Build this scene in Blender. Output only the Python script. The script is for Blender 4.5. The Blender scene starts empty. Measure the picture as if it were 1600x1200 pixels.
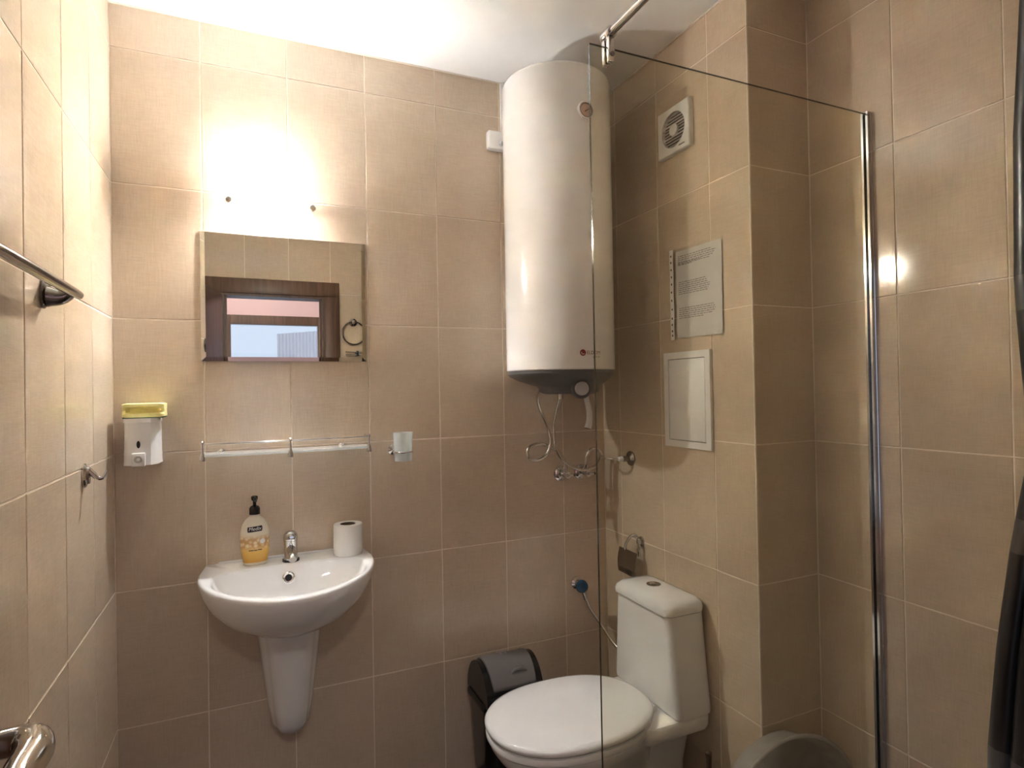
import bpy, bmesh, math, random
from mathutils import Vector, Matrix
random.seed(7)
S = bpy.context.scene
COL = S.collection

# ------------------------------------------------------------------ camera
cam_d = bpy.data.cameras.new('camera'); cam = bpy.data.objects.new('camera', cam_d); COL.objects.link(cam)
cam_d.sensor_fit = 'HORIZONTAL'; cam_d.sensor_width = 36.0; cam_d.lens = 36.0 * 919.26 / 1600.0
cam_d.clip_start = 0.02
RT = Vector((0.91477641, -0.40355516, -0.01809289)); UP = Vector((0.01295172, -0.01546576, 0.99979651)); FW = Vector((0.40375287, 0.91482459, 0.00892098))
m = Matrix.Identity(4)
for i in range(3):
    m[i][0] = RT[i]; m[i][1] = UP[i]; m[i][2] = -FW[i]
m[0][3], m[1][3], m[2][3] = 0.37256, -2.04251, 1.38553
cam.matrix_world = m
S.camera = cam

# ------------------------------------------------------------------ world and exposure
W = bpy.data.worlds.new('sky'); S.world = W; W.use_nodes = True
bg = W.node_tree.nodes['Background']; bg.inputs[0].default_value = (0.58, 0.70, 1.0, 1); bg.inputs[1].default_value = 1.35
S.view_settings.view_transform = 'Standard'; S.view_settings.look = 'None'
S.view_settings.exposure = 0.20; S.view_settings.gamma = 1.0; S.view_settings.use_curve_mapping = False
LAMP_STRENGTH = 1600.0
HALL_FILL_STRENGTH = 34.0  # glow of the added hall lamp that fills the lower room
LAMP_COLOR = (0.97, 0.985, 1.0)
S.cycles.diffuse_bounces = 6; S.cycles.glossy_bounces = 4; S.cycles.max_bounces = 9; S.cycles.transparent_max_bounces = 10; S.cycles.sample_clamp_indirect = 0.0
# daylight enters the hall through window_1: a portal guides the sky's light
pd = bpy.data.lights.new('window_portal', 'AREA'); pd.shape = 'RECTANGLE'; pd.size = 0.86; pd.size_y = 1.2
pd.cycles.is_portal = True
po = bpy.data.objects.new('window_portal', pd); COL.objects.link(po); po.location = (0.60, -4.06, 1.45); po.rotation_euler = (math.pi/2, 0, 0)

for nm_, px_, rz_ in (('left_fill_portal', -0.99, -math.pi/2), ('right_fill_portal', 2.29, math.pi/2)):  # portals for the added side windows that brighten the hall
    pd2 = bpy.data.lights.new(nm_, 'AREA'); pd2.shape = 'RECTANGLE'; pd2.size = 1.65; pd2.size_y = 2.35; pd2.cycles.is_portal = True
    po2 = bpy.data.objects.new(nm_, pd2); COL.objects.link(po2); po2.location = (px_, -3.025, 1.425); po2.rotation_euler = (math.pi/2, 0, rz_)

# ------------------------------------------------------------------ measures
XR, XS, YC = 1.6802, 1.9211, -0.7882      # chase face, shower wall, chase side
YF, TW = -1.87, 0.12                       # door wall face, its thickness
ZC = 2.547
HZ = [0.0145 + 0.4*k for k in range(1, 7)]
G = 0.0016                                 # joint depth

# ------------------------------------------------------------------ materials
def nodes(name):
    mt = bpy.data.materials.new(name); mt.use_nodes = True
    nt = mt.node_tree; return mt, nt, nt.nodes['Principled BSDF']
def mat(name, col, rough=0.5, metal=0.0, noise=0.0, nscale=30, bump=0.0, coat=0.0, trans=0.0, ior=1.5, spec=0.5, emis=None, estr=0):
    mt, nt, b = nodes(name)
    b.inputs['Base Color'].default_value = (*col, 1); b.inputs['Roughness'].default_value = rough
    b.inputs['Metallic'].default_value = metal; b.inputs['IOR'].default_value = ior
    b.inputs['Coat Weight'].default_value = coat; b.inputs['Transmission Weight'].default_value = trans
    b.inputs['Specular IOR Level'].default_value = spec
    if emis: b.inputs['Emission Color'].default_value = (*emis, 1); b.inputs['Emission Strength'].default_value = estr
    if noise or bump:
        tc = nt.nodes.new('ShaderNodeTexCoord'); n = nt.nodes.new('ShaderNodeTexNoise')
        n.inputs['Scale'].default_value = nscale; n.inputs['Detail'].default_value = 4
        nt.links.new(tc.outputs['Object'], n.inputs['Vector'])
        if noise:
            mx = nt.nodes.new('ShaderNodeMix'); mx.data_type = 'RGBA'
            mx.inputs['A'].default_value = (*[c*(1-noise) for c in col], 1); mx.inputs['B'].default_value = (*[min(1, c*(1+noise)) for c in col], 1)
            nt.links.new(n.outputs['Fac'], mx.inputs['Factor']); nt.links.new(mx.outputs['Result'], b.inputs['Base Color'])
        if bump:
            bp = nt.nodes.new('ShaderNodeBump'); bp.inputs['Strength'].default_value = bump; bp.inputs['Distance'].default_value = 0.002
            nt.links.new(n.outputs['Fac'], bp.inputs['Height']); nt.links.new(bp.outputs['Normal'], b.inputs['Normal'])
    return mt

def tile_mat(name, c1, c2, rough=0.16, weave=1.0):
    """glazed ceramic with a fine linen weave; every tile shifts a little in tone"""
    mt, nt, b = nodes(name); N = nt.nodes.new; L = nt.links.new
    tc = N('ShaderNodeTexCoord'); oi = N('ShaderNodeObjectInfo')
    off = N('ShaderNodeVectorMath'); off.operation = 'SCALE'; off.inputs[0].default_value = (7.3, 3.1, 5.7); L(oi.outputs['Random'], off.inputs['Scale'])
    add = N('ShaderNodeVectorMath'); add.operation = 'ADD'; L(tc.outputs['Object'], add.inputs[0]); L(off.outputs[0], add.inputs[1])
    def noise(sc, det, rg=0.5):
        mp = N('ShaderNodeMapping'); mp.inputs['Scale'].default_value = sc; L(add.outputs[0], mp.inputs['Vector'])
        n = N('ShaderNodeTexNoise'); n.inputs['Scale'].default_value = 1; n.inputs['Detail'].default_value = det; n.inputs['Roughness'].default_value = rg
        L(mp.outputs[0], n.inputs['Vector']); return n.outputs['Fac']
    vert = noise((420, 420, 28), 2); horz = noise((28, 28, 420), 2); big = noise((6, 6, 6), 3)
    def math_(op, a, bb):
        q = N('ShaderNodeMath'); q.operation = op
        for k, x in enumerate((a, bb)):
            if isinstance(x, (int, float)): q.inputs[k].default_value = x
            else: L(x, q.inputs[k])
        return q.outputs[0]
    wv = math_('MULTIPLY', math_('ADD', vert, horz), 0.5)
    fac = math_('ADD', math_('MULTIPLY', math_('SUBTRACT', wv, 0.5), 1.9*weave), math_('MULTIPLY', big, 0.55))
    fac = math_('ADD', fac, math_('MULTIPLY', math_('SUBTRACT', oi.outputs['Random'], 0.5), 0.35))
    fac = math_('ADD', fac, 0.22)
    mx = N('ShaderNodeMix'); mx.data_type = 'RGBA'; mx.inputs['A'].default_value = (*c1, 1); mx.inputs['B'].default_value = (*c2, 1); mx.clamp_factor = True
    L(fac, mx.inputs['Factor']); L(mx.outputs['Result'], b.inputs['Base Color'])
    bp = N('ShaderNodeBump'); bp.inputs['Strength'].default_value = 0.06; bp.inputs['Distance'].default_value = 0.0006
    L(wv, bp.inputs['Height']); L(bp.outputs['Normal'], b.inputs['Normal'])
    b.inputs['Roughness'].default_value = rough; b.inputs['IOR'].default_value = 1.5
    return mt

def wood_mat(name, c1, c2, rough=0.4):
    mt, nt, b = nodes(name); N = nt.nodes.new; L = nt.links.new
    tc = N('ShaderNodeTexCoord'); mp = N('ShaderNodeMapping'); mp.inputs['Scale'].default_value = (26, 26, 2.2)
    n = N('ShaderNodeTexNoise'); n.inputs['Scale'].default_value = 1.5; n.inputs['Detail'].default_value = 6; n.inputs['Distortion'].default_value = 0.6
    L(tc.outputs['Object'], mp.inputs['Vector']); L(mp.outputs[0], n.inputs['Vector'])
    r = N('ShaderNodeValToRGB'); r.color_ramp.elements[0].position = 0.3; r.color_ramp.elements[1].position = 0.7
    r.color_ramp.elements[0].color = (*c1, 1); r.color_ramp.elements[1].color = (*c2, 1)
    L(n.outputs['Fac'], r.inputs['Fac']); L(r.outputs['Color'], b.inputs['Base Color']); b.inputs['Roughness'].default_value = rough
    return mt

def clear_mat(name, tint, ior=1.45, rough=0.0, extra=None, extra_fac=0.0):
    """thin clear sheet: passes light straight through, mirrors by Fresnel; extra = diffuse share"""
    mt = bpy.data.materials.new(name); mt.use_nodes = True; nt = mt.node_tree; nt.nodes.clear(); N = nt.nodes.new; L = nt.links.new
    out = N('ShaderNodeOutputMaterial'); tr = N('ShaderNodeBsdfTransparent'); tr.inputs[0].default_value = (*tint, 1)
    gl = N('ShaderNodeBsdfGlossy'); gl.inputs['Roughness'].default_value = rough; gl.inputs['Color'].default_value = (1, 1, 1, 1)
    lw = N('ShaderNodeLayerWeight'); lw.inputs['Blend'].default_value = 0.5
    pw = N('ShaderNodeMath'); pw.operation = 'POWER'; pw.inputs[1].default_value = 5.0; L(lw.outputs['Facing'], pw.inputs[0])
    f0 = ((ior-1)/(ior+1))**2
    fr = N('ShaderNodeMath'); fr.operation = 'MULTIPLY_ADD'; fr.inputs[1].default_value = 1-f0; fr.inputs[2].default_value = f0; L(pw.outputs[0], fr.inputs[0])
    base = tr.outputs[0]
    if extra:
        tl = N('ShaderNodeBsdfTranslucent'); tl.inputs[0].default_value = (*extra, 1); df = N('ShaderNodeBsdfDiffuse'); df.inputs[0].default_value = (*extra, 1)
        half = N('ShaderNodeMixShader'); half.inputs[0].default_value = 0.5; L(tl.outputs[0], half.inputs[1]); L(df.outputs[0], half.inputs[2])
        mx0 = N('ShaderNodeMixShader'); mx0.inputs[0].default_value = extra_fac; L(base, mx0.inputs[1]); L(half.outputs[0], mx0.inputs[2]); base = mx0.outputs[0]
        # faint marbling of the glass
        tc = N('ShaderNodeTexCoord'); n = N('ShaderNodeTexNoise'); n.inputs['Scale'].default_value = 22; n.inputs['Detail'].default_value = 3
        L(tc.outputs['Object'], n.inputs['Vector']); ma = N('ShaderNodeMath'); ma.operation = 'MULTIPLY_ADD'; ma.inputs[1].default_value = 0.3; ma.inputs[2].default_value = extra_fac - 0.15
        L(n.outputs['Fac'], ma.inputs[0]); L(ma.outputs[0], mx0.inputs[0])
    mx = N('ShaderNodeMixShader'); L(fr.outputs[0], mx.inputs[0]); L(base, mx.inputs[1]); L(gl.outputs[0], mx.inputs[2]); L(mx.outputs[0], out.inputs[0])
    return mt

M = {}
M['tile'] = tile_mat('beige_linen_tile', (0.545, 0.435, 0.325), (0.685, 0.566, 0.440), 0.09)
M['grout'] = mat('cream_grout', (0.86, 0.76, 0.65), 0.85, noise=0.06, nscale=60)
M['floor_tile'] = tile_mat('dark_brown_tile', (0.03, 0.018, 0.013), (0.055, 0.034, 0.026), 0.3)
M['floor_grout'] = mat('brown_grout', (0.10, 0.08, 0.065), 0.9, noise=0.1)
M['plaster'] = mat('white_plaster', (0.90, 0.89, 0.875), 0.9, bump=0.05, nscale=200)
M['pink'] = mat('hall_paint', (0.80, 0.56, 0.53), 0.9, bump=0.05, nscale=150)
M['sealant'] = mat('white_sealant', (0.74, 0.66, 0.56), 0.6, noise=0.05)
M['ceramic'] = mat('white_ceramic', (0.90, 0.90, 0.90), 0.07, noise=0.01, nscale=8, coat=0.3)
M['enamel'] = mat('white_enamel', (0.85, 0.845, 0.835), 0.2, noise=0.01, nscale=8)
M['plastic'] = mat('white_plastic', (0.84, 0.835, 0.825), 0.32, noise=0.015, nscale=12)
M['plastic2'] = mat('pale_grey_plastic', (0.50, 0.50, 0.49), 0.35, noise=0.02)
M['grey'] = mat('slate_grey_plastic', (0.13, 0.13, 0.132), 0.4, noise=0.06, nscale=40)
M['midgrey'] = mat('grey_plastic', (0.15, 0.14, 0.135), 0.42, noise=0.08, nscale=60)
M['black'] = mat('black_plastic', (0.010, 0.009, 0.009), 0.25, noise=0.1)
M['chrome'] = mat('chrome', (0.66, 0.65, 0.64), 0.09, 1.0, noise=0.02)
M['steel'] = mat('braided_steel', (0.74, 0.71, 0.66), 0.17, 1.0, noise=0.12, nscale=500)
M['darkchrome'] = mat('dark_chrome', (0.30, 0.28, 0.27), 0.16, 1.0, noise=0.05)
M['mirror'] = mat('silvered_glass', (0.80, 0.80, 0.77), 0.0, 1.0)
M['mirroredge'] = mat('mirror_edge', (0.35, 0.40, 0.36), 0.15, 0.4, noise=0.03)
M['glass'] = clear_mat('clear_glass', (0.955, 0.95, 0.90))
M['glassedge'] = mat('glass_edge', (0.045, 0.04, 0.022), 0.08, 0.0, noise=0.1)
M['frost'] = clear_mat('frosted_glass', (0.92, 0.97, 0.96), extra=(0.84, 0.86, 0.85), extra_fac=0.72, rough=0.2)
M['shade'] = clear_mat('opal_glass', (1.0, 0.97, 0.92), extra=(0.95, 0.92, 0.86), extra_fac=0.16, rough=0.05)
M['bulb'] = mat('bulb', (1, 1, 1), 0.5, emis=LAMP_COLOR, estr=LAMP_STRENGTH, noise=0.001)
M['globe'] = mat('fill_globe_glow', (1, 1, 1), 0.4, emis=(1.0, 0.95, 0.89), estr=HALL_FILL_STRENGTH, noise=0.001)
M['sponge'] = mat('yellow_sponge', (0.97, 0.86, 0.38), 0.95, noise=0.12, nscale=90, bump=0.8)
M['scour'] = mat('green_scourer', (0.05, 0.09, 0.04), 0.95, noise=0.2, nscale=200, bump=0.6)
M['paper'] = mat('soft_paper', (0.86, 0.83, 0.78), 0.95, noise=0.02, nscale=90, bump=0.15)
M['card'] = mat('brown_card', (0.10, 0.06, 0.04), 0.9, noise=0.1)
M['sheet'] = mat('printed_sheet', (0.66, 0.65, 0.64), 0.8, noise=0.02)
M['ink'] = mat('grey_ink', (0.20, 0.18, 0.17), 0.8, noise=0.05)
M['sleeve'] = clear_mat('plastic_sleeve', (0.96, 0.96, 0.95), 1.55, 0.10)
M['red'] = mat('red_print', (0.22, 0.02, 0.015), 0.5, noise=0.03)
M['blackprint'] = mat('black_print', (0.012, 0.010, 0.009), 0.5, noise=0.03)
M['blue'] = mat('blue_plastic', (0.015, 0.06, 0.11), 0.2, noise=0.1)
M['dial'] = mat('gauge_face', (0.62, 0.47, 0.38), 0.5, noise=0.03)
M['wood'] = wood_mat('brown_oak', (0.085, 0.042, 0.023), (0.165, 0.088, 0.050))
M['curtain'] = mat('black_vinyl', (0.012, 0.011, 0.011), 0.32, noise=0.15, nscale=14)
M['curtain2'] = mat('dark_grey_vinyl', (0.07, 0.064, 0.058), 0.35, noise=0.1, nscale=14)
M['tub'] = clear_mat('cloudy_plastic', (0.9, 0.88, 0.84), 1.45, 0.15, extra=(0.72, 0.71, 0.69), extra_fac=0.55)
M['soap'] = mat('cream_bottle', (0.83, 0.76, 0.62), 0.3, noise=0.02)
M['ribbed'] = mat('ribbed_cladding', (0.80, 0.80, 0.82), 0.7, noise=0.03)
M['hallfloor'] = wood_mat('hall_floor', (0.12, 0.08, 0.05), (0.2, 0.13, 0.08))
M['overflow'] = mat('overflow_hole', (0.004, 0.004, 0.004), 0.6, noise=0.1)

def label_mat():
    """printed soap label: cream fading to honey orange with blossom blotches"""
    mt, nt, b = nodes('soap_label'); N = nt.nodes.new; L = nt.links.new
    tc = N('ShaderNodeTexCoord'); sp = N('ShaderNodeSeparateXYZ'); L(tc.outputs['Object'], sp.inputs[0])
    mr = N('ShaderNodeMapRange'); mr.inputs['From Min'].default_value = 0.012; mr.inputs['From Max'].default_value = 0.10
    L(sp.outputs['Z'], mr.inputs['Value'])
    r = N('ShaderNodeValToRGB'); e = r.color_ramp.elements
    e[0].position = 0.0; e[0].color = (0.62, 0.30, 0.03, 1); e[1].position = 1.0; e[1].color = (0.83, 0.76, 0.62, 1)
    x = e.new(0.35); x.color = (0.80, 0.50, 0.10, 1); x = e.new(0.8); x.color = (0.80, 0.68, 0.45, 1)
    L(mr.outputs[0], r.inputs['Fac'])
    v = N('ShaderNodeTexVoronoi'); v.inputs['Scale'].default_value = 75; L(tc.outputs['Object'], v.inputs['Vector'])
    rr = N('ShaderNodeValToRGB'); rr.color_ramp.elements[0].color = (0.86, 0.74, 0.50, 1); rr.color_ramp.elements[1].color = (0.55, 0.24, 0.05, 1)
    rr.color_ramp.elements[0].position = 0.25; rr.color_ramp.elements[1].position = 0.6; L(v.outputs['Distance'], rr.inputs['Fac'])
    band = N('ShaderNodeValToRGB'); be = band.color_ramp.elements
    be[0].position = 0.42; be[0].color = (0, 0, 0, 1); be[1].position = 0.55; be[1].color = (0.75, 0.75, 0.75, 1)
    q = be.new(0.78); q.color = (0.75, 0.75, 0.75, 1); q = be.new(0.93); q.color = (0, 0, 0, 1)
    L(mr.outputs[0], band.inputs['Fac'])
    mx = N('ShaderNodeMix'); mx.data_type = 'RGBA'; L(band.outputs['Color'], mx.inputs['Factor']); L(r.outputs['Color'], mx.inputs['A']); L(rr.outputs['Color'], mx.inputs['B'])
    L(mx.outputs['Result'], b.inputs['Base Color']); b.inputs['Roughness'].default_value = 0.3
    return mt
M['label'] = label_mat()

# ------------------------------------------------------------------ mesh helpers (all shapes in world metres)
def join(*vf):
    V, F = [], []
    for v, f in vf:
        o = len(V); V += list(v); F += [tuple(i+o for i in q) for q in f]
    return V, F
def from_bm(bm):
    bm.verts.index_update(); V = [tuple(v.co) for v in bm.verts]; F = [tuple(v.index for v in f.verts) for f in bm.faces]; bm.free(); return V, F
def box(x0, x1, y0, y1, z0, z1, bev=0.0, seg=2):
    x0, x1 = sorted((x0, x1)); y0, y1 = sorted((y0, y1)); z0, z1 = sorted((z0, z1))
    bm = bmesh.new(); bmesh.ops.create_cube(bm, size=1)
    for v in bm.verts: v.co = Vector(((x0+x1)/2+v.co.x*(x1-x0), (y0+y1)/2+v.co.y*(y1-y0), (z0+z1)/2+v.co.z*(z1-z0)))
    if bev: bmesh.ops.bevel(bm, geom=list(bm.edges), offset=bev, segments=seg, profile=0.5, affect='EDGES')
    return from_bm(bm)
def loft(rings, cap0=True, cap1=True, closed=True):
    n = len(rings[0]); V = [tuple(p) for r in rings for p in r]; F = []
    for a in range(len(rings)-1):
        for i in range(n if closed else n-1):
            j = (i+1) % n; F.append((a*n+i, a*n+j, (a+1)*n+j, (a+1)*n+i))
    if cap0: F.append(tuple(range(n))[::-1])
    if cap1: F.append(tuple((len(rings)-1)*n+i for i in range(n)))
    return V, F
def frame(d):
    d = Vector(d).normalized(); a = Vector((0, 0, 1)) if abs(d.z) < 0.9 else Vector((1, 0, 0))
    u = d.cross(a).normalized(); return u, d.cross(u).normalized(), d
def lathe(o, d, prof, n=32):
    """profile of (radius, distance) about the axis d through o; radius 0 ends close to a cap"""
    u, v, d = frame(d); o = Vector(o); rings = []
    for r, h in prof:
        r = max(r, 1e-5); rings.append([o + d*h + (u*math.cos(t)+v*math.sin(t))*r for t in [2*math.pi*i/n for i in range(n)]])
    return loft(rings, prof[0][0] < 1e-4, prof[-1][0] < 1e-4)
def spline(P, sub=8):
    P = [Vector(p) for p in P]; out = []
    for i in range(len(P)-1):
        p0, p1, p2, p3 = P[max(i-1, 0)], P[i], P[i+1], P[min(i+2, len(P)-1)]
        for k in range(sub):
            t = k/sub; out.append(0.5*((2*p1)+(p2-p0)*t+(2*p0-5*p1+4*p2-p3)*t*t+(3*p1-p0-3*p2+p3)*t**3))
    return out + [P[-1]]
def tube(P, r, n=10, sub=0, flat=1.0):
    P = spline(P, sub) if sub else [Vector(p) for p in P]
    rs = r if isinstance(r, (list, tuple)) else None
    T = [(P[min(i+1, len(P)-1)]-P[max(i-1, 0)]).normalized() for i in range(len(P))]
    u, v, _ = frame(T[0]); rings = []
    for i, p in enumerate(P):
        if i:
            q = T[i-1].rotation_difference(T[i]); u = q @ u; v = q @ v
        if rs: k = i/(len(P)-1)*(len(rs)-1); a = int(min(k, len(rs)-2)); rr = rs[a]+(rs[a+1]-rs[a])*(k-a)
        else: rr = r
        rings.append([p + u*rr*math.cos(t) + v*rr*flat*math.sin(t) for t in [2*math.pi*j/n for j in range(n)]])
    return loft(rings)
def torus(o, d, R, r, n=32, k=10, a0=0, a1=2*math.pi):
    u, v, d = frame(d); o = Vector(o); full = abs(a1-a0-2*math.pi) < 1e-6
    rings = []
    for i in range(n + (0 if full else 1)):
        t = a0+(a1-a0)*i/n; c = u*math.cos(t)+v*math.sin(t)
        rings.append([o + c*(R+r*math.cos(s)) + d*r*math.sin(s) for s in [2*math.pi*j/k for j in range(k)]])
    if full: rings.append(rings[0])
    return loft(rings, not full, not full)
def rrect(cx, cy, hx, hy, r, z, n=6):
    P = []
    for sx, sy, a in ((1, 1, 0), (-1, 1, 90), (-1, -1, 180), (1, -1, 270)):
        for k in range(n+1):
            t = math.radians(a+90*k/n); P.append((cx+sx*(hx-r)+r*math.cos(t), cy+sy*(hy-r)+r*math.sin(t), z))
    return P
def remap(vf, fn): return [tuple(fn(*p)) for p in vf[0]], vf[1]

def obj(name, vf, mt, parent=None, smooth=30, org=None, mats=None, kind=None):
    v, f = vf; o0 = Vector(parent.matrix_basis.translation) if parent is not None else Vector(org or (0, 0, 0))
    if parent is not None and parent.parent is not None: o0 = o0 + parent.parent.matrix_basis.translation
    me = bpy.data.meshes.new(name); me.from_pydata([tuple(Vector(p)-o0) for p in v], [], f)
    bm = bmesh.new(); bm.from_mesh(me); bmesh.ops.remove_doubles(bm, verts=bm.verts, dist=1e-6); bmesh.ops.recalc_face_normals(bm, faces=bm.faces); bm.to_mesh(me); bm.free()
    me.materials.append(M[mt])
    for q in mats or []: me.materials.append(M[q])
    if smooth:
        me.shade_smooth(); me.set_sharp_from_angle(angle=math.radians(smooth))
    o = bpy.data.objects.new(name, me); COL.objects.link(o)
    if parent is not None: o.parent = parent
    else: o.location = o0
    if kind: o['kind'] = kind
    return o
def tag(o, label, cat, group=None):
    o['label'] = label; o['category'] = cat
    if group: o['group'] = group
    return o
def thing(name, label, cat, loc, group=None):
    o = bpy.data.objects.new(name, None); COL.objects.link(o); o.location = loc; o.empty_display_size = 0.05
    return tag(o, label, cat, group)
def struct(name, vf, mt, label, cat, smooth=0, org=None):
    o = obj(name, vf, mt, None, smooth, org); o['kind'] = 'structure'; return tag(o, label, cat)
def text(name, s, size, mt, parent, fn, ext=0.0003, shear=0.0):
    """lettering as flat geometry; fn maps (x, y) of the text to a world point"""
    cu = bpy.data.curves.new('t', 'FONT'); cu.body = s; cu.size = size; cu.align_x = 'CENTER'; cu.align_y = 'CENTER'; cu.resolution_u = 3; cu.shear = shear
    t = bpy.data.objects.new('t', cu); COL.objects.link(t); bpy.context.view_layer.update()
    me = bpy.data.meshes.new_from_object(t.evaluated_get(bpy.context.evaluated_depsgraph_get()))
    V = [fn(v.co.x, v.co.y) for v in me.vertices]; F = [tuple(p.vertices) for p in me.polygons]
    bpy.data.objects.remove(t); bpy.data.curves.remove(cu); bpy.data.meshes.remove(me)
    return obj(name, (V, F), mt, parent, smooth=0)

# ------------------------------------------------------------------ tiles
_tc = {}
def tile_mesh(w, h, mt, th=0.004, ch=0.0009):
    key = (round(w, 4), round(h, 4), mt)
    if key not in _tc:
        a, b = w/2, h/2
        V = [(-a, th, -b), (a, th, -b), (a, th, b), (-a, th, b), (-a, ch, -b), (a, ch, -b), (a, ch, b), (-a, ch, b),
             (-a+ch, 0, -b+ch), (a-ch, 0, -b+ch), (a-ch, 0, b-ch), (-a+ch, 0, b-ch)]
        F = [(8, 9, 10, 11)] + [(4+i, 4+(i+1) % 4, 8+(i+1) % 4, 8+i) for i in range(4)] + [(i, (i+1) % 4, 4+(i+1) % 4, 4+i) for i in range(4)]
        me = bpy.data.meshes.new('tile'); me.from_pydata(V, [], F); me.materials.append(M[mt]); _tc[key] = me
    return _tc[key]
J = 0.0036
def tiles(wall, us, vs, place, rot, mt='tile', skip=None, j=J):
    for i in range(len(us)-1):
        for k in range(len(vs)-1):
            u0, u1, v0, v1 = us[i], us[i+1], vs[k], vs[k+1]
            for (a, b, c, d) in ([(u0, u1, v0, v1)] if skip is None else skip(u0, u1, v0, v1)):
                if b-a < 0.012 or d-c < 0.012: continue
                o = bpy.data.objects.new('tile', tile_mesh(b-a-j, d-c-j, mt)); COL.objects.link(o)
                jit = random.uniform(-0.0003, 0.0002)
                o.location = place((a+b)/2, (c+d)/2, jit); o.rotation_euler = rot
                o.rotation_euler.x += random.uniform(-0.0016, 0.0016); o.rotation_euler.z += random.uniform(-0.0016, 0.0016)
                o.parent = wall
ZR = [0.0] + HZ + [ZC]
def strip(name, p, q, wall, r=0.0035):
    return obj(name, tube([p, q], r, 6), 'sealant', wall)

# ------------------------------------------------------------------ setting
T = 0.12
wb = struct('wall_back', box(-T, XS+T, G, T, -0.05, ZC+0.05), 'grout', 'beige tiled wall behind washbasin and water heater', 'wall')
tiles(wb, [0.0] + [0.2377+0.2504*k for k in range(6)] + [XR], ZR, lambda u, v, e: (u, e, v), (0, 0, 0))
strip('ceiling_seal', (0, -0.001, ZC-0.001), (XR, -0.001, ZC-0.001), wb)
wl = struct('wall_left', box(-T, -G, YF-TW, G, -0.05, ZC+0.05), 'grout', 'glossy beige tiled wall carrying the towel bar and hook', 'wall')
tiles(wl, [-YF] and [-(-0.2386-0.2437*k) for k in range(-1, 7)] and [0.0, 0.2386, 0.4823, 0.7259, 0.9696, 1.2133, 1.457, 1.7007, -YF], ZR, lambda u, v, e: (-e, -u, v), (0, 0, math.pi/2))
strip('ceiling_seal', (0.001, 0, ZC-0.001), (0.001, YF, ZC-0.001), wl)
wc = struct('wall_chase', box(XR+G, XS+0.02, YC+G, 0.02, -0.05, ZC+0.05), 'grout', 'boxed-out beige tiled pipe chase behind the toilet', 'wall')
tiles(wc, [0.0, 0.116, 0.3704, 0.6248, -YC], ZR, lambda u, v, e: (XR+e, -u, v), (0, 0, -math.pi/2))
tiles(wc, [XR, XS], ZR, lambda u, v, e: (u, YC+e, v), (0, 0, 0))
obj('corner_trim', tube([(XR+0.0012, YC+0.0012, 0), (XR+0.0012, YC+0.0012, ZC)], 0.0028, 8), 'sealant', wc)
strip('ceiling_seal', (XR-0.001, 0, ZC-0.001), (XR-0.001, YC, ZC-0.001), wc)
wr = struct('wall_right', box(XS+G, XS+T, YF-TW, 0.02, -0.05, ZC+0.05), 'grout', 'beige tiled shower wall to the right of the glass screen', 'wall')
tiles(wr, [-YC, 1.0432, 1.2923, 1.5427, 1.793, -YF], ZR, lambda u, v, e: (XS+e, -u, v), (0, 0, -math.pi/2))
# door wall with its opening
DX0, DX1, DZ = 0.205, 0.805, 2.0
wf = struct('wall_front', join(box(-T, DX0, YF-G, YF-TW, -0.05, ZC+0.05), box(DX1, XS+T, YF-G, YF-TW, -0.05, ZC+0.05), box(DX0, DX1, YF-G, YF-TW, DZ, ZC+0.05)), 'grout',
            'beige tiled wall around the doorway, seen in the mirror', 'wall')
def cut(u0, u1, v0, v1):
    if v0 > DZ-0.01 or u1 <= DX0 or u0 >= DX1: return [(u0, u1, v0, v1)]
    out = []
    if u0 < DX0: out.append((u0, DX0, v0, v1))
    if u1 > DX1: out.append((DX1, u1, v0, v1))
    return out
tiles(wf, [0.0, 0.089, 0.339, 0.589, 0.839, 1.089, 1.339, 1.589, 1.839, XS], ZR, lambda u, v, e: (u, YF-e, v), (0, 0, math.pi), skip=cut)
struct('ceiling', box(-T, XS+T, YF-TW, T, ZC, ZC+0.1), 'plaster', 'white plaster ceiling above the bathroom', 'ceiling')
fl = struct('floor', box(-T, XS+T, YF-TW, T, -0.1, -G), 'floor_grout', 'dark brown tiled bathroom floor', 'floor')
tiles(fl, [0.0]+[0.27+0.3*k for k in range(6)]+[XS], [0.0]+[0.3*k for k in range(1, 7)]+[-YF], lambda u, v, e: (u, -v, e), (-math.pi/2, 0, 0), mt='floor_tile')

# door frame (casing both sides and lining)
CW = 0.085
df = struct('trim_1', join(box(DX0, DX0+0.02, YF+0.004, YF-TW-0.004, 0, DZ), box(DX1-0.02, DX1, YF+0.004, YF-TW-0.004, 0, DZ)), 'wood', 'brown oak door frame around the doorway, mirrored above the basin', 'door frame')
obj('head_lining', box(DX0+0.02, DX1-0.02, YF+0.004, YF-TW-0.004, DZ-0.02, DZ), 'wood', df)
for side in (1, -1):
    y0 = YF+0.002 if side == 1 else YF-TW-0.002; y1 = y0+side*0.016
    for nm, (a, b) in (('casing', (DX0-CW, DX0+0.006)), ('casing', (DX1-0.006, DX1+CW))):
        obj(nm, box(a, b, y0, y1, 0, DZ-0.006, 0.003), 'wood', df)
    obj('casing', box(DX0-CW, DX1+CW, y0, y1, DZ-0.006, DZ+CW, 0.003), 'wood', df)
obj('door_stop', box(DX0+0.02, DX0+0.032, YF-0.05, YF-0.075, 0, DZ-0.02), 'wood', df)
obj('door_stop', box(DX1-0.032, DX1-0.02, YF-0.05, YF-0.075, 0, DZ-0.02), 'wood', df)
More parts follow.
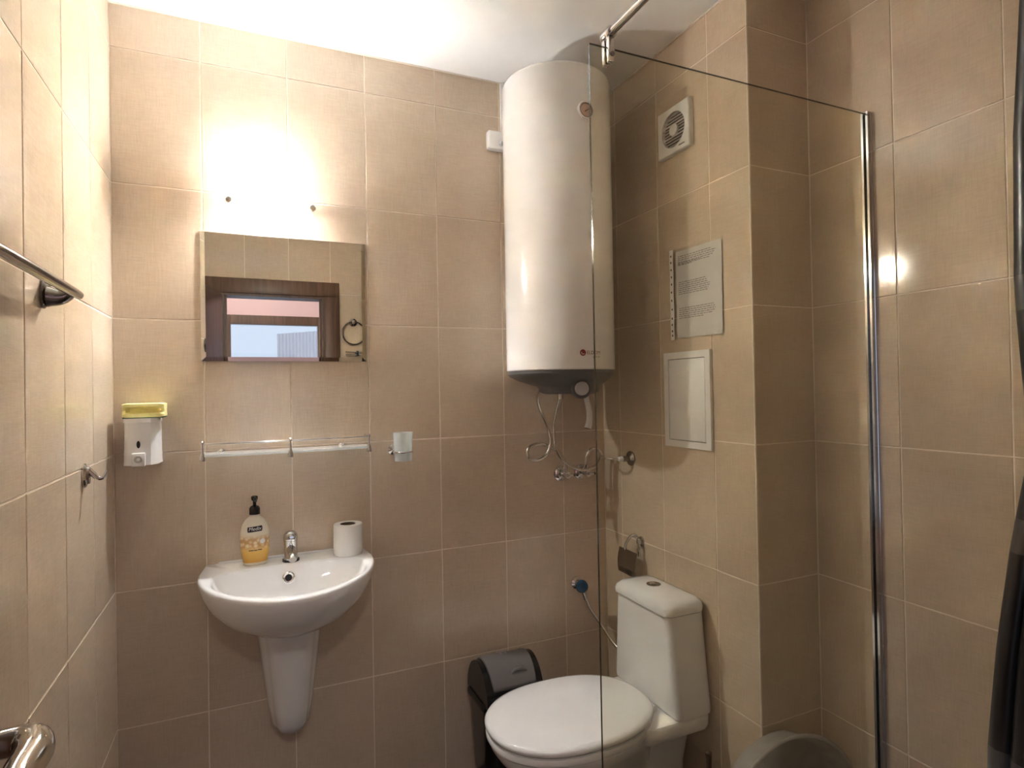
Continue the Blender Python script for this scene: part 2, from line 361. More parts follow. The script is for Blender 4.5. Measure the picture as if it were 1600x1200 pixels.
# door leaf swung into the room beside the left wall
HX, HY, ANG = DX0+0.012, YF+0.024, math.radians(11.0)
def leaf(x, y, z):      # x along the leaf from hinge, y out of its room side
    return (HX - math.sin(ANG)*x - math.cos(ANG)*(0.04-y) + 0.0, HY + math.cos(ANG)*x - math.sin(ANG)*(0.04-y), z)
dl = obj('door_1', remap(box(0.0, 0.585, 0, 0.04, 0.01, 1.975, 0.002), leaf), 'wood', None, 30); dl['kind'] = 'structure'
tag(dl, 'brown oak door leaf opened against the left wall', 'door')
HL = 0.536
hd = remap(lathe((HL, 0.04, 1.049), (0, 1, 0), [(0, 0), (0.026, 0), (0.026, 0.006), (0.022, 0.010), (0.0, 0.010)], 28), leaf)
obj('rose', hd, 'chrome', dl)
obj('lever', remap(tube([(HL, 0.045, 1.049), (HL, 0.062, 1.049), (HL-0.002, 0.084, 1.049), (HL-0.013, 0.095, 1.049), (HL-0.035, 0.097, 1.048), (HL-0.07, 0.089, 1.046), (HL-0.115, 0.086, 1.044)],
                        [0.0130, 0.0130, 0.0145, 0.0165, 0.0165, 0.015, 0.013], 20, 6), leaf), 'chrome', dl, 60)

# hall beyond the doorway
YH0, YH1 = YF-TW, -4.0
WX0, WX1, WZ0, WZ1 = 0.10, 1.06, 0.85, 2.125
whf = struct('wall_hall_far', join(box(-0.9, WX0, YH1, YH1-0.15, 0, 2.7), box(WX1, 2.2, YH1, YH1-0.15, 0, 2.7), box(WX0, WX1, YH1, YH1-0.15, 0, WZ0), box(WX0, WX1, YH1, YH1-0.15, WZ1, 2.7)), 'pink', 'pinkish hall wall around the window, in the mirror', 'wall')
for nm, xa, xb, lb in (('wall_hall_left', -1.0, -0.9, 'wall strips around the added left side window of the hall'), ('wall_hall_right', 2.2, 2.3, 'wall strips around the added right side window of the hall')):
    struct(nm, join(box(xa, xb, YH0, -2.20, 0, 2.7), box(xa, xb, -3.85, YH1-0.15, 0, 2.7), box(xa, xb, -2.20, -3.85, 0, 0.25), box(xa, xb, -2.20, -3.85, 2.60, 2.7)), 'pink', lb, 'wall')
struct('wall_hall_near', join(box(-1.0, -T, YH0+0.02, YH0, 0, 2.7), box(XS+T, 2.3, YH0+0.02, YH0, 0, 2.7)), 'pink', 'hall wall strips beside the bathroom', 'wall')
struct('ceiling_hall', box(-1.0, 2.3, YH0, YH1-0.15, 2.7, 2.8), 'plaster', 'white ceiling of the hall', 'ceiling')
struct('floor_hall', box(-1.0, 2.3, YF-TW, YH1-0.15, -0.1, 0), 'hallfloor', 'wooden floor of the hall', 'floor')
wn = struct('window_1', join(box(WX0, WX0+0.095, YH1+0.01, YH1-0.07, WZ0, WZ1, 0.004), box(WX1-0.095, WX1, YH1+0.01, YH1-0.07, WZ0, WZ1, 0.004),
            box(WX0+0.095, WX1-0.095, YH1+0.01, YH1-0.07, WZ1-0.085, WZ1, 0.004), box(WX0+0.095, WX1-0.095, YH1+0.01, YH1-0.07, WZ0, WZ0+0.085, 0.004)), 'wood', 'brown framed hall window with pale sky, seen in the mirror', 'window')
for nm, xc, lb in (('fill_window_left', -0.95, 'unseen tall window added on the left side to brighten the hall'), ('fill_window_right', 2.25, 'unseen tall window added on the right side to brighten the hall')):  # unseen side windows, added to let more sky light into the hall
    w2 = struct(nm, join(box(xc-0.03, xc+0.03, -2.20, -2.27, 0.25, 2.60, 0.004), box(xc-0.03, xc+0.03, -3.78, -3.85, 0.25, 2.60, 0.004), box(xc-0.03, xc+0.03, -2.27, -3.78, 0.25, 0.32, 0.004), box(xc-0.03, xc+0.03, -2.27, -3.78, 2.53, 2.60, 0.004)), 'wood', lb, 'window')
    obj('pane', box(xc-0.003, xc+0.003, -2.26, -3.79, 0.31, 2.54), 'glass', w2, 0)
obj('pane', remap(box(WX0+0.085, WX1-0.085, YH1-0.03, YH1-0.036, WZ0+0.075, WZ1-0.075), lambda x, y, z: (x, y-0.045*(z-WZ0-0.6), z)), 'glass', wn, 0)
hl = thing('added_fill_lamp', 'unseen globe lamp added on the hall ceiling to fill the lower room', 'lamp', (0.32, -3.0, 2.7))  # added lamp behind the camera, fills the lower room through the doorway
obj('base', lathe((0.32, -3.0, 2.7), (0, 0, -1), [(0, 0), (0.07, 0), (0.07, 0.02), (0.05, 0.035), (0, 0.035)], 28), 'plastic', hl)
obj('globe', lathe((0.32, -3.0, 2.668), (0, 0, -1), [(0.05, 0)] + [(0.13*math.sin(math.radians(a)), 0.13-0.13*math.cos(math.radians(a))-0.01) for a in range(30, 180, 10)] + [(0, 0.25)], 28), 'globe', hl, 60)
# ribbed cladding outside
rv = []; nn = 24; PYr, PX0, PX1, PZt = -6.6, 0.69, 1.75, 2.20
for i in range(nn*4+1):
    x = PX0+(PX1-PX0)*i/(nn*4); rv.append((x, PYr-0.02*(1 if (i//2) % 2 else 0)))
V = []; F = []
for (x, y) in rv:
    zt = PZt+0.10*(x-PX0); V += [(x, y, -0.1), (x, y, zt), (x, y-0.06, zt), (x, y-0.06, -0.1)]
for i in range(len(rv)-1):
    for k in range(4): F.append((i*4+k, i*4+(k+1) % 4, (i+1)*4+(k+1) % 4, (i+1)*4+k))
F += [(0, 1, 2, 3), tuple((len(rv)-1)*4+k for k in (3, 2, 1, 0))]
tag(obj('ribbed_panel', (V, F), 'ribbed', None, 0, (1.2, PYr, -0.1)), 'pale ribbed panel outside the hall window, seen in the mirror', 'panel')

# ------------------------------------------------------------------ lamp above the mirror
lt = thing('wall_lamp', 'lit wall lamp with leaf-shaped opal glass above the mirror', 'lamp', (0.44, 0, 1.98))
LC, LH, LZ = 0.436, 0.129, 1.982
def shade_pt(s, t, off=0.0):
    hh = 0.055*(1-abs(s)**2.2)**0.62 + 0.010
    notch = 0.16*(abs(s)**10)*(1-t*t)
    x = LC + LH*s*(1-notch)
    y = -0.040 - 0.032*(1-s*s) - off
    return (x, y, LZ + hh*t - 0.0)
ns, ntt = 40, 10
def sheet(fn, off): return [[fn(-1+2*i/ns, -1+2*k/ntt, off) for k in range(ntt+1)] for i in range(ns+1)]
def solid_sheet(fn, th):
    A, B = sheet(fn, 0), sheet(fn, th); V = []; F = []; w = ntt+1
    for g in (A, B):
        for r in g: V += r
    o = (ns+1)*w
    for i in range(ns):
        for k in range(ntt):
            a = i*w+k; F += [(a, a+1, a+w+1, a+w), (o+a, o+a+w, o+a+w+1, o+a+1)]
    for i in range(ns):
        for k in (0, ntt):
            a = i*w+k; F.append((a, a+w, o+a+w, o+a))
    for k in range(ntt):
        for i in (0, ns):
            a = i*w+k; F.append((a, a+1, o+a+1, o+a))
    return V, F
obj('shade', solid_sheet(shade_pt, 0.004), 'shade', lt, 40)
tr_in, tr_d = 0.034, 0.026  # tray rims added to keep part of the bulb's light off the wall
obj('added_shield_tray', join(box(LC-0.088, LC+0.028, -0.004, 0.0, LZ-0.030, LZ+0.038), box(LC-0.088, LC+0.028, -tr_d, 0.0, LZ+0.004+tr_in, LZ+0.004+tr_in+0.003), box(LC-0.088, LC+0.028, -tr_d, 0.0, LZ+0.004-tr_in-0.003, LZ+0.004-tr_in),
    box(LC-0.088, LC-0.085, -tr_d, 0.0, LZ-0.030, LZ+0.038), box(LC+0.025, LC+0.028, -tr_d, 0.0, LZ-0.030, LZ+0.038)), 'plastic', lt, 0)
BLX, BLY, BLZ = LC-0.030, -0.032, LZ+0.004
for sx in (-1, 1):
    obj('bulb_socket', lathe((BLX+sx*0.031, BLY, BLZ), (sx, 0, 0), [(0, 0), (0.0125, 0), (0.0125, 0.020), (0, 0.020)], 20), 'plastic', lt)
    obj('socket_arm', box(BLX+sx*0.037, BLX+sx*0.047, BLY, -0.002, BLZ-0.007, BLZ+0.007, 0.002), 'plastic', lt)
obj('bulb', lathe((BLX-0.030, BLY, BLZ), (1, 0, 0), [(0, 0), (0.008, 0.0), (0.0125, 0.004), (0.014, 0.010), (0.014, 0.050), (0.0125, 0.056), (0.008, 0.060), (0, 0.060)], 20), 'bulb', lt, 60)
for sx in (-1, 1):
    px = LC+sx*LH*0.95
    c = obj('clip', tube([(px-sx*0.01, -0.0, LZ), (px, -0.02, LZ), (px, -0.048, LZ)], 0.0065, 12), 'chrome', lt, 40)
    obj('clip_cap', lathe((px, -0.046, LZ), (0, -1, 0), [(0, 0), (0.008, 0), (0.011, 0.004), (0.009, 0.009), (0, 0.010)], 16), 'chrome', c)

# ------------------------------------------------------------------ mirror
mr = thing('mirror', 'frameless rectangular wall mirror below the lit lamp', 'mirror', (0.48, 0, 1.49))
mx0, mx1, mz0, mz1, BV = 0.2300, 0.7300, 1.4895, 1.8910, 0.013
obj('backing', box(mx0, mx1, -0.0005, -0.0035, mz0, mz1), 'mirroredge', mr, 0)
V = [(mx0, -0.0036, mz0), (mx1, -0.0036, mz0), (mx1, -0.0036, mz1), (mx0, -0.0036, mz1), (mx0+BV, -0.0056, mz0+BV), (mx1-BV, -0.0056, mz0+BV), (mx1-BV, -0.0056, mz1-0.0015), (mx0+BV, -0.0056, mz1-0.0015)]
obj('silvered_face', (V, [(4, 5, 6, 7)]), 'mirror', mr, 0)
obj('bevel', (V, [(i, (i+1) % 4, 4+(i+1) % 4, 4+i) for i in range(4)]), 'mirror', mr, 0)

# ------------------------------------------------------------------ glass shelf with rail
sh = thing('glass_shelf', 'frosted glass shelf with chrome gallery rail under the mirror', 'shelf', (0.475, 0, 1.2))
SX0, SX1, SZ = 0.232, 0.722, 1.203
def bow(s): return -0.100 - 0.022*(1-s*s)
pts = [(SX0+(SX1-SX0)*(k/24), bow(-1+2*k/24)) for k in range(25)]
out = [(SX0, -0.012)] + pts + [(SX1, -0.012)]
obj('shelf_glass', loft([[(x, y, SZ) for x, y in out], [(x, y, SZ+0.006) for x, y in out]]), 'frost', sh, 30)
rail = obj('rail', tube([(SX0+0.004, -0.014, SZ+0.038), (SX0+0.002, -0.08, SZ+0.038)] + [(SX0+0.004+(SX1-SX0-0.008)*(k/24), bow(-1+2*k/24)+0.002, SZ+0.038) for k in range(25)] + [(SX1-0.002, -0.08, SZ+0.038), (SX1-0.004, -0.014, SZ+0.038)], 0.0026, 8), 'chrome', sh, 60)
for s in (-1, -0.0, 1):
    x = (SX0+SX1)/2 + s*((SX1-SX0)/2-0.004); y = bow(s)+0.002
    ps = obj('post', lathe((x, y, SZ-0.012), (0, 0, 1), [(0, 0), (0.008, 0), (0.0085, 0.008), (0.006, 0.018), (0.0035, 0.024), (0.003, 0.046), (0.0045, 0.050), (0.0035, 0.056), (0, 0.059)], 14), 'chrome', sh)
for x in (SX0+0.05, SX1-0.08):
    obj('wall_bracket', lathe((x, 0.0, SZ+0.004), (0, -1, 0), [(0, 0), (0.010, 0), (0.010, 0.004), (0.006, 0.007), (0.006, 0.026), (0, 0.030)], 14), 'chrome', sh)

# ------------------------------------------------------------------ tumbler and its ring
th = thing('tumbler_ring', 'chrome wall ring holding the frosted tumbler', 'holder', (0.84, 0, 1.17))
TX, TY, TZ = 0.838, -0.062, 1.150
obj('wall_rose', lathe((TX-0.022, 0, TZ+0.034), (0, -1, 0), [(0, 0), (0.018, 0), (0.018, 0.005), (0.012, 0.009), (0.006, 0.012), (0.006, 0.03), (0, 0.03)], 18), 'chrome', th)
obj('ring', torus((TX, TY, TZ+0.030), (0, 0, 1), 0.0315, 0.0032, 36, 8), 'chrome', th, 60)
cup = lathe((TX, TY, TZ), (0, 0, 1), [(0, 0.004), (0.026, 0.004), (0.026, 0.0), (0.0285, 0.0), (0.0335, 0.096), (0.0315, 0.096), (0.0265, 0.006), (0, 0.006)], 36)
tag(obj('tumbler', cup, 'frost', None, 40, (TX, TY, TZ)), 'frosted glass tumbler hanging in a chrome wall ring', 'tumbler')

# ------------------------------------------------------------------ soap dispenser and sponge
sd = thing('soap_dispenser', 'white plastic wall soap dispenser below the yellow sponge', 'dispenser', (0.075, 0, 1.187))
def dring(z, gx=0.0, d=0.082):
    return [(0.036-gx, -0.0, z), (0.036-gx, -0.056, z), (0.040-gx, -0.070, z), (0.048, -0.079, z), (0.060, -d-0.001, z), (0.076, -d-0.002, z), (0.092, -d-0.001, z), (0.104, -0.079, z), (0.112, -0.070, z), (0.116+gx, -0.056, z), (0.119+gx, -0.02, z), (0.121+gx, -0.0, z)]
obj('body', loft([dring(1.188, 0.003), dring(1.20, 0.002), dring(1.25, 0.001), dring(1.309, 0.0)]), 'plastic', sd, 25)
obj('lid', remap(loft([dring(1.3095, 0.002), dring(1.319, 0.002), dring(1.3215, 0.0)]), lambda x, y, z: (x, y*1.02, z)), 'plastic', sd, 25)
obj('level_window', remap(lathe((0.0745, -0.0838, 1.2475), (0, -1, 0), [(0, 0), (0.0062, 0), (0.0062, 0.0012), (0, 0.0012)], 20), lambda x, y, z: (x*0.75+0.0745*0.25, y, 1.2475+(z-1.2475)*1.7)), 'overflow', sd)
pb = obj('push_button', box(0.058, 0.092, -0.082, -0.094, 1.186, 1.224, 0.003), 'plastic', sd)
obj('button_dimple', lathe((0.075, -0.0935, 1.206), (0, -1, 0), [(0, 0), (0.0105, 0), (0.0095, 0.0014), (0.004, 0.0004), (0, 0.0004)], 24), 'plastic2', pb)
obj('lock', lathe((0.1195, -0.035, 1.3155), (1, 0, 0), [(0, 0), (0.004, 0), (0.004, 0.004), (0, 0.005)], 12), 'plastic', sd)
sp = thing('sponge', 'yellow dish sponge with grip grooves lying on the soap dispenser', 'sponge', (0.085, -0.045, 1.3215))
prof = [(-0.036, 0.003), (0.036, 0.003), (0.036, 0.013), (0.031, 0.017), (0.029, 0.022), (0.032, 0.028), (0.035, 0.034), (0.034, 0.041), (0.030, 0.043), (-0.030, 0.043), (-0.034, 0.041), (-0.035, 0.034), (-0.032, 0.028), (-0.029, 0.022), (-0.031, 0.017), (-0.036, 0.013)]
rings = []
for k in range(13):
    x = 0.034+0.104*k/12; e = min(k, 12-k); g = 1.0 if 2 <= k <= 10 else 0.0
    ins = 0.002 if e == 0 else 0
    rg = []
    for (y, z) in prof:
        deep = 0.011*g if 0.015 < z < 0.032 else 0
        sy = 1 if y > 0 else -1
        rg.append((x, -0.043 + y - sy*(ins+deep), 1.3215 + z + (ins if z < 0.01 else -ins)))
    rings.append(rg)
obj('foam', loft(rings), 'sponge', sp, 40)
obj('scouring_pad', box(0.035, 0.137, -0.043-0.0355, -0.043+0.0355, 1.3217, 1.3250, 0.001), 'scour', sp)

# ------------------------------------------------------------------ hook and towel bar on the left wall
hk = thing('robe_hook', 'chrome robe hook on the left wall near the corner', 'hook', (0, -0.342, 1.20))
HKY, HKZ = -0.342, 1.198
obj('base', remap(lathe((0, HKY, HKZ), (1, 0, 0), [(0, 0), (0.022, 0), (0.023, 0.004), (0.020, 0.008), (0.017, 0.009), (0.016, 0.014), (0.0, 0.016)], 28), lambda x, y, z: (x, HKY+(y-HKY)*0.72, HKZ+(z-HKZ)*1.28)), 'chrome', hk)
obj('prong', tube([(0.010, HKY, HKZ+0.012), (0.020, HKY+0.001, HKZ+0.002), (0.029, HKY+0.002, HKZ-0.008), (0.038, HKY+0.004, HKZ-0.008), (0.044, HKY+0.005, HKZ+0.000), (0.047, HKY+0.006, HKZ+0.010)], [0.009, 0.007, 0.0055, 0.005, 0.004, 0.0032], 12, 5), 'chrome', hk, 60)
tb = thing('towel_bar', 'dark chrome towel bar running along the left wall', 'towel bar', (0, -0.63, 1.585))
BX, BZ = 0.050, 1.594
for yy in (-0.628, -1.17):
    pl = obj('wall_plate', remap(lathe((0, yy, 1.588), (1, 0, 0), [(0, 0), (0.026, 0), (0.027, 0.004), (0.024, 0.007), (0.021, 0.008), (0.020, 0.013), (0, 0.016)], 28), lambda x, y, z, yy=yy: (x, yy+(y-yy)*0.62, 1.588+(z-1.588)*1.08)), 'darkchrome', tb)
    obj('arm', tube([(0.010, yy, 1.583), (0.03, yy, 1.583), (BX-0.004, yy, BZ-0.001), (BX+0.004, yy, BZ)], [0.021, 0.015, 0.0115, 0.009], 14, 5), 'darkchrome', pl, 60)
obj('bar', tube([(BX, -0.617, BZ), (BX, -0.63, BZ), (BX, -1.168, BZ), (BX, -1.176, BZ)], [0.006, 0.0100, 0.0100, 0.0100], 16, 10), 'darkchrome', tb, 60)

# ------------------------------------------------------------------ washbasin
wbn = thing('washbasin', 'white ceramic wall-hung washbasin below the glass shelf', 'washbasin', (0.47, 0, 0.69))
CX, CY, RZ = 0.47, -0.21, 0.862
def outer(th, sx=1.0, sy=1.0):
    """distance along th from (CX,CY) to the D-shaped plan, shrunk sx across and sy in depth"""
    c, s = math.cos(th), math.sin(th); lo, hi = 0.0, 0.6
    def inside(x, y):
        x = (x-CX)/sx + CX; y = y/sy
        if y > 0: return False
        if y > -0.12: return abs(x-CX) < 0.236 + 0.013*min(1, -y/0.12)
        return (abs(x-CX)/0.249)**1.85 + (abs(y+0.12)/0.322)**1.85 < 1
    for _ in range(36):
        mi = (lo+hi)/2
        if inside(CX+c*mi, CY*sy+s*mi): lo = mi
        else: hi = mi
    return (CX+c*lo, CY*sy+s*lo)
NTH = 96
TH = [2*math.pi*i/NTH for i in range(NTH)]
def oring(z, sx, sy): return [(*outer(t, sx, sy), z) for t in TH]
def iring(z, k, dy=0.0):
    r = []; cx, cy = CX+0.002, -0.235
    for t in TH:
        c, s = math.cos(t), math.sin(t); lo, hi = 0.0, 0.5
        for _ in range(34):
            mi = (lo+hi)/2; x, y = c*mi, cy+s*mi
            if y < -0.19: ins = (abs(x)/0.214)**1.95 + (abs(y+0.19)/0.213)**1.95 < 1
            else: ins = (abs(x)/0.214)**3.6 + (abs(y+0.19)/0.090)**3.6 < 1
            if ins: lo = mi
            else: hi = mi
        r.append((cx+c*lo*k, cy+s*lo*k+dy, z))
    return r
rings = [oring(0.692, 0.34, 0.50), oring(0.697, 0.48, 0.58), oring(0.715, 0.66, 0.70), oring(0.745, 0.81, 0.82), oring(0.785, 0.92, 0.92), oring(0.825, 0.98, 0.98), oring(0.848, 1.0, 1.0), oring(0.857, 1.0, 1.0), oring(0.8615, 0.988, 0.990), oring(RZ, 0.97, 0.975),
         iring(RZ+0.0002, 1.025), iring(RZ-0.002, 1.0), iring(RZ-0.010, 0.98), iring(0.83, 0.94), iring(0.795, 0.83), iring(0.765, 0.66), iring(0.748, 0.42), iring(0.742, 0.16)]
obj('basin', loft(rings), 'ceramic', wbn, 50)
OVn = Vector((0, -1, 0.35)).normalized(); OVp = (0.466, -0.1165, 0.823)
ov = obj('overflow_ring', lathe(OVp, OVn, [(0, -0.004), (0.0185, -0.004), (0.0185, 0.003), (0.0150, 0.005), (0.0110, 0.003), (0.0110, 0.0), (0, 0.0)], 28), 'chrome', wbn, 40)
obj('overflow_hole', lathe(OVp, OVn, [(0, 0.0), (0.0103, 0.0), (0.0103, 0.0016), (0, 0.0016)], 24), 'overflow', ov)
obj('drain', lathe((CX+0.004, -0.252, 0.741), (0, 0, 1), [(0, 0), (0.030, 0), (0.030, 0.003), (0.022, 0.003), (0.018, 0.0015), (0, 0.0015)], 28), 'chrome', wbn)
obj('back_ledge', box(0.27, 0.70, -0.014, -0.0005, RZ-0.004, RZ+0.006, 0.003), 'ceramic', wbn)
# half pedestal
rings = []
for z, hx, d in ((0.699, 0.101, 0.187), (0.69, 0.100, 0.186), (0.62, 0.093, 0.176), (0.52, 0.081, 0.160), (0.43, 0.070, 0.146), (0.375, 0.061, 0.134), (0.350, 0.050, 0.116), (0.337, 0.032, 0.08)):
    r = []
    for k in range(33):
        t = math.pi*k/32; c, s = math.cos(t), math.sin(t)
        fl_ = 1.0 - 0.035*math.exp(-((abs(c)-0.72)/0.10)**2)
        x = 0.470 + hx*(abs(c)**0.8)*(1 if c > 0 else -1)*fl_; r.append((x, -0.0005 - d*(s**0.8 if s > 0 else 0)*fl_, z))
    rings.append(r)
tag(obj('basin_pedestal', loft(rings), 'ceramic', None, 50, (0.47, 0, 0.34)), 'white ceramic half pedestal hung under the washbasin', 'pedestal')
# tap
tp = thing('basin_tap', 'chrome single-lever tap on the back of the washbasin', 'tap', (0.476, -0.072, RZ))
TPX, TPY = 0.476, -0.070
obj('gasket', lathe((TPX, TPY, RZ), (0, 0, 1), [(0, 0), (0.0255, 0), (0.0255, 0.006), (0, 0.006)], 28), 'black', tp)
obj('body', lathe((TPX, TPY, RZ+0.006), (0, 0, 1), [(0, 0), (0.0215, 0), (0.0215, 0.004), (0.0195, 0.01), (0.0195, 0.05), (0.0205, 0.058), (0, 0.058)], 28), 'chrome', tp)
obj('spout', tube([(TPX, TPY, RZ+0.036), (TPX, TPY-0.04, RZ+0.040), (TPX, TPY-0.085, RZ+0.036), (TPX, TPY-0.100, RZ+0.028)], [0.014, 0.0135, 0.0125, 0.0115], 16, 6), 'chrome', tp, 60)
lv = obj('lever_cap', lathe((TPX, TPY, RZ+0.064), (0, 0.05, 1), [(0, 0), (0.0205, 0), (0.0215, 0.008), (0.0205, 0.018), (0.015, 0.026), (0.006, 0.030), (0, 0.0305)], 28), 'chrome', tp, 60)
obj('lever_handle', tube([(TPX, TPY-0.008, RZ+0.078), (TPX, TPY-0.035, RZ+0.082), (TPX, TPY-0.07, RZ+0.088)], [0.010, 0.0085, 0.006], 14, 5, flat=0.6), 'chrome', lv, 60)

# soap bottle
sb = thing('soap_bottle', 'cream and orange pump soap bottle standing on the washbasin', 'bottle', (0.374, -0.060, RZ))
BXc, BYc = 0.374, -0.060
def bring(z, hx, hy): return [(BXc+hx*math.cos(t), BYc+hy*math.sin(t), RZ+z) for t in [2*math.pi*i/40 for i in range(40)]]
prof = [(0.0, 0.031, 0.018), (0.003, 0.0335, 0.020), (0.012, 0.034, 0.021), (0.03, 0.0375, 0.022), (0.06, 0.0415, 0.0235), (0.085, 0.0425, 0.024), (0.105, 0.0405, 0.023), (0.125, 0.035, 0.0205), (0.138, 0.027, 0.018), (0.146, 0.018, 0.0145), (0.150, 0.0135, 0.0125), (0.156, 0.0125, 0.012)]
obj('body', loft([bring(*q) for q in prof]), 'soap', sb, 50)
def bdim(z):
    for a, b in zip(prof, prof[1:]):
        if a[0] <= z <= b[0]:
            k = (z-a[0])/(b[0]-a[0]); return a[1]+(b[1]-a[1])*k, a[2]+(b[2]-a[2])*k
    return prof[-1][1:]
def bsurf(dx, z, off=0.0005):
    hx, hy = bdim(z); c = max(-1, min(1, dx/(hx+off))); return (BXc+dx, BYc-(hy+off)*math.sqrt(max(0, 1-c*c)), RZ+z)
V = []; F = []; nz, nx = 18, 24
for i in range(nz+1):
    z = 0.010+0.088*i/nz; hx, hy = bdim(z)
    for k in range(nx+1):
        t = math.pi+math.pi*(0.05+0.90*k/nx); V.append((BXc+(hx+0.0004)*math.cos(t), BYc+(hy+0.0004)*math.sin(t), RZ+z))
for i in range(nz):
    for k in range(nx): a = i*(nx+1)+k; F.append((a, a+1, a+nx+2, a+nx+1))
obj('label', (V, F), 'label', sb, 60)
V = []; F = []
for i in range(5):
    for k in range(13):
        dx = -0.021+0.042*k/12; zz = 0.104+0.016*i/4 + 0.0012*(dx/0.02); V.append(bsurf(dx if i not in (0, 4) else dx*0.93, zz, 0.0008))
for i in range(4):
    for k in range(12): a = i*13+k; F.append((a, a+1, a+14, a+13))
bd = obj('badge', (V, F), 'blackprint', sb, 60)
text('lettering', 'Medix', 0.0145, 'plastic', bd, lambda x, y: bsurf(x, 0.1128+y+0.05*x, 0.0016), shear=0.2)
obj('print_line', join(*[box(BXc+x0, BXc+x1, bsurf((x0+x1)/2, z, 0.0012)[1]-0.0006, bsurf((x0+x1)/2, z, 0.0012)[1]+0.0005, RZ+z-0.0012, RZ+z+0.0012) for x0, x1, z in ((-0.018, -0.004, 0.048), (-0.003, 0.006, 0.048), (0.007, 0.019, 0.049))]), 'card', sb, 0)
obj('seal_mark', lathe(bsurf(0.021, 0.074, 0.0008), (0.35, -0.94, 0), [(0, 0), (0.0075, 0), (0.0075, 0.0006), (0, 0.0006)], 20), 'plastic', sb)
cp = obj('pump_collar', lathe((BXc, BYc, RZ+0.154), (0, 0, 1), [(0, 0), (0.0155, 0), (0.0155, 0.018), (0.012, 0.024), (0.006, 0.027), (0, 0.027)], 24), 'black', sb)
obj('pump_stem', lathe((BXc, BYc, RZ+0.178), (0, 0, 1), [(0, 0), (0.005, 0), (0.005, 0.020), (0, 0.020)], 14), 'black', sb)
obj('pump_head', join(lathe((BXc, BYc, RZ+0.196), (0, 0, 1), [(0, 0), (0.008, 0), (0.0098, 0.006), (0.0098, 0.012), (0.007, 0.014), (0, 0.014)], 20), tube([(BXc, BYc-0.004, RZ+0.203), (BXc+0.002, BYc-0.022, RZ+0.203), (BXc+0.003, BYc-0.036, RZ+0.199)], [0.006, 0.005, 0.004], 10, 4)), 'black', sb, 40)

# toilet roll
tr = thing('toilet_roll', 'white toilet paper roll standing on the washbasin rim', 'toilet roll', (0.648, -0.066, RZ))
RX, RY = 0.650, -0.070
obj('paper', remap(lathe((RX, RY, RZ+0.0005), (0, 0, 1), [(0.0245, 0), (0.044, 0), (0.0455, 0.002), (0.0455, 0.094), (0.044, 0.0965), (0.0255, 0.0965), (0.0245, 0.094), (0.0245, 0.0)], 48), lambda x, y, z: (x+0.0015*(z-RZ)/0.1, y, z)), 'paper', tr, 40)
obj('core', lathe((RX, RY, RZ+0.001), (0, 0, 1), [(0.0225, 0), (0.0243, 0), (0.0243, 0.0955), (0.0225, 0.0955), (0.0225, 0)], 36), 'card', tr, 40)

# ------------------------------------------------------------------ water heater
HXc, HYc, HR = 1.372, -0.207, 0.190
wh = thing('water_heater', 'tall white cylindrical water heater hung in the corner', 'water heater', (HXc, 0, 1.37))
obj('tank', lathe((HXc, HYc, 1.446), (0, 0, 1), [(0, 0), (HR-0.003, 0), (HR, 0.003), (HR, 0.992), (HR-0.003, 1.001), (HR-0.010, 1.006), (0, 1.010)], 96), 'enamel', wh, 40)
def crin(z, r, ox=0, oy=0, n=64): return [(HXc+ox+r*math.cos(t), HYc+oy+r*math.sin(t), z) for t in [2*math.pi*i/n for i in range(n)]]
capo = obj('bottom_cap', loft([crin(1.446, 0.186), crin(1.436, 0.186), crin(1.428, 0.180), crin(1.414, 0.158, 0.004, -0.008), crin(1.400, 0.128, 0.010, -0.022), crin(1.392, 0.110, 0.014, -0.03), crin(1.372, 0.100, 0.016, -0.034), crin(1.366, 0.085, 0.016, -0.034)]), 'grey', wh, 35)
kn = Vector((-0.40, -0.90, -0.05)).normalized(); kp = Vector((1.366, -0.360, 1.384))
obj('knob_surround', lathe(kp-kn*0.035, kn, [(0, 0), (0.036, 0), (0.034, 0.03), (0.030, 0.034), (0, 0.034)], 32), 'grey', wh, 40)
obj('thermostat_knob', lathe(kp, kn, [(0, 0), (0.0235, 0), (0.0225, 0.012), (0.020, 0.015), (0, 0.015)], 32), 'plastic2', wh, 40)
ga = obj('gauge', lathe((1.378, HYc-HR+0.002, 2.290), (0, -1, 0), [(0, 0), (0.030, 0), (0.031, 0.004), (0.028, 0.009), (0.024, 0.009), (0.022, 0.006), (0, 0.006)], 36), 'enamel', wh, 40)
obj('dial', lathe((1.378, HYc-HR-0.0042, 2.290), (0, -1, 0), [(0, 0), (0.0215, 0), (0.0215, 0.0008), (0, 0.0008)], 32), 'dial', ga)
obj('dial_ring', torus((1.378, HYc-HR-0.0062, 2.290), (0, -1, 0), 0.0228, 0.0011, 36, 6), 'card', ga, 60)
nd = [(1.372, 2.286), (1.374, 2.284), (1.391, 2.296), (1.390, 2.297)]
obj('needle', loft([[(x, HYc-HR-0.0052, z) for x, z in nd], [(x, HYc-HR-0.0060, z) for x, z in nd]]), 'card', ga, 0)
def hsurf(x, z, off=0.0007): return (x, HYc-math.sqrt(max(0, (HR+off)**2-(x-HXc)**2)), z)
lgx, lgz = 1.352, 1.500
lg = obj('emblem', (lambda n: ([hsurf(lgx, lgz)]+[hsurf(lgx+0.0105*math.cos(2*math.pi*i/n), lgz+0.0105*math.sin(2*math.pi*i/n)) for i in range(n)], [(0, 1+i, 1+(i+1) % n) for i in range(n)]))(28), 'red', wh, 60)
arc = [(0.0062, a) for a in range(150, 331, 15)]
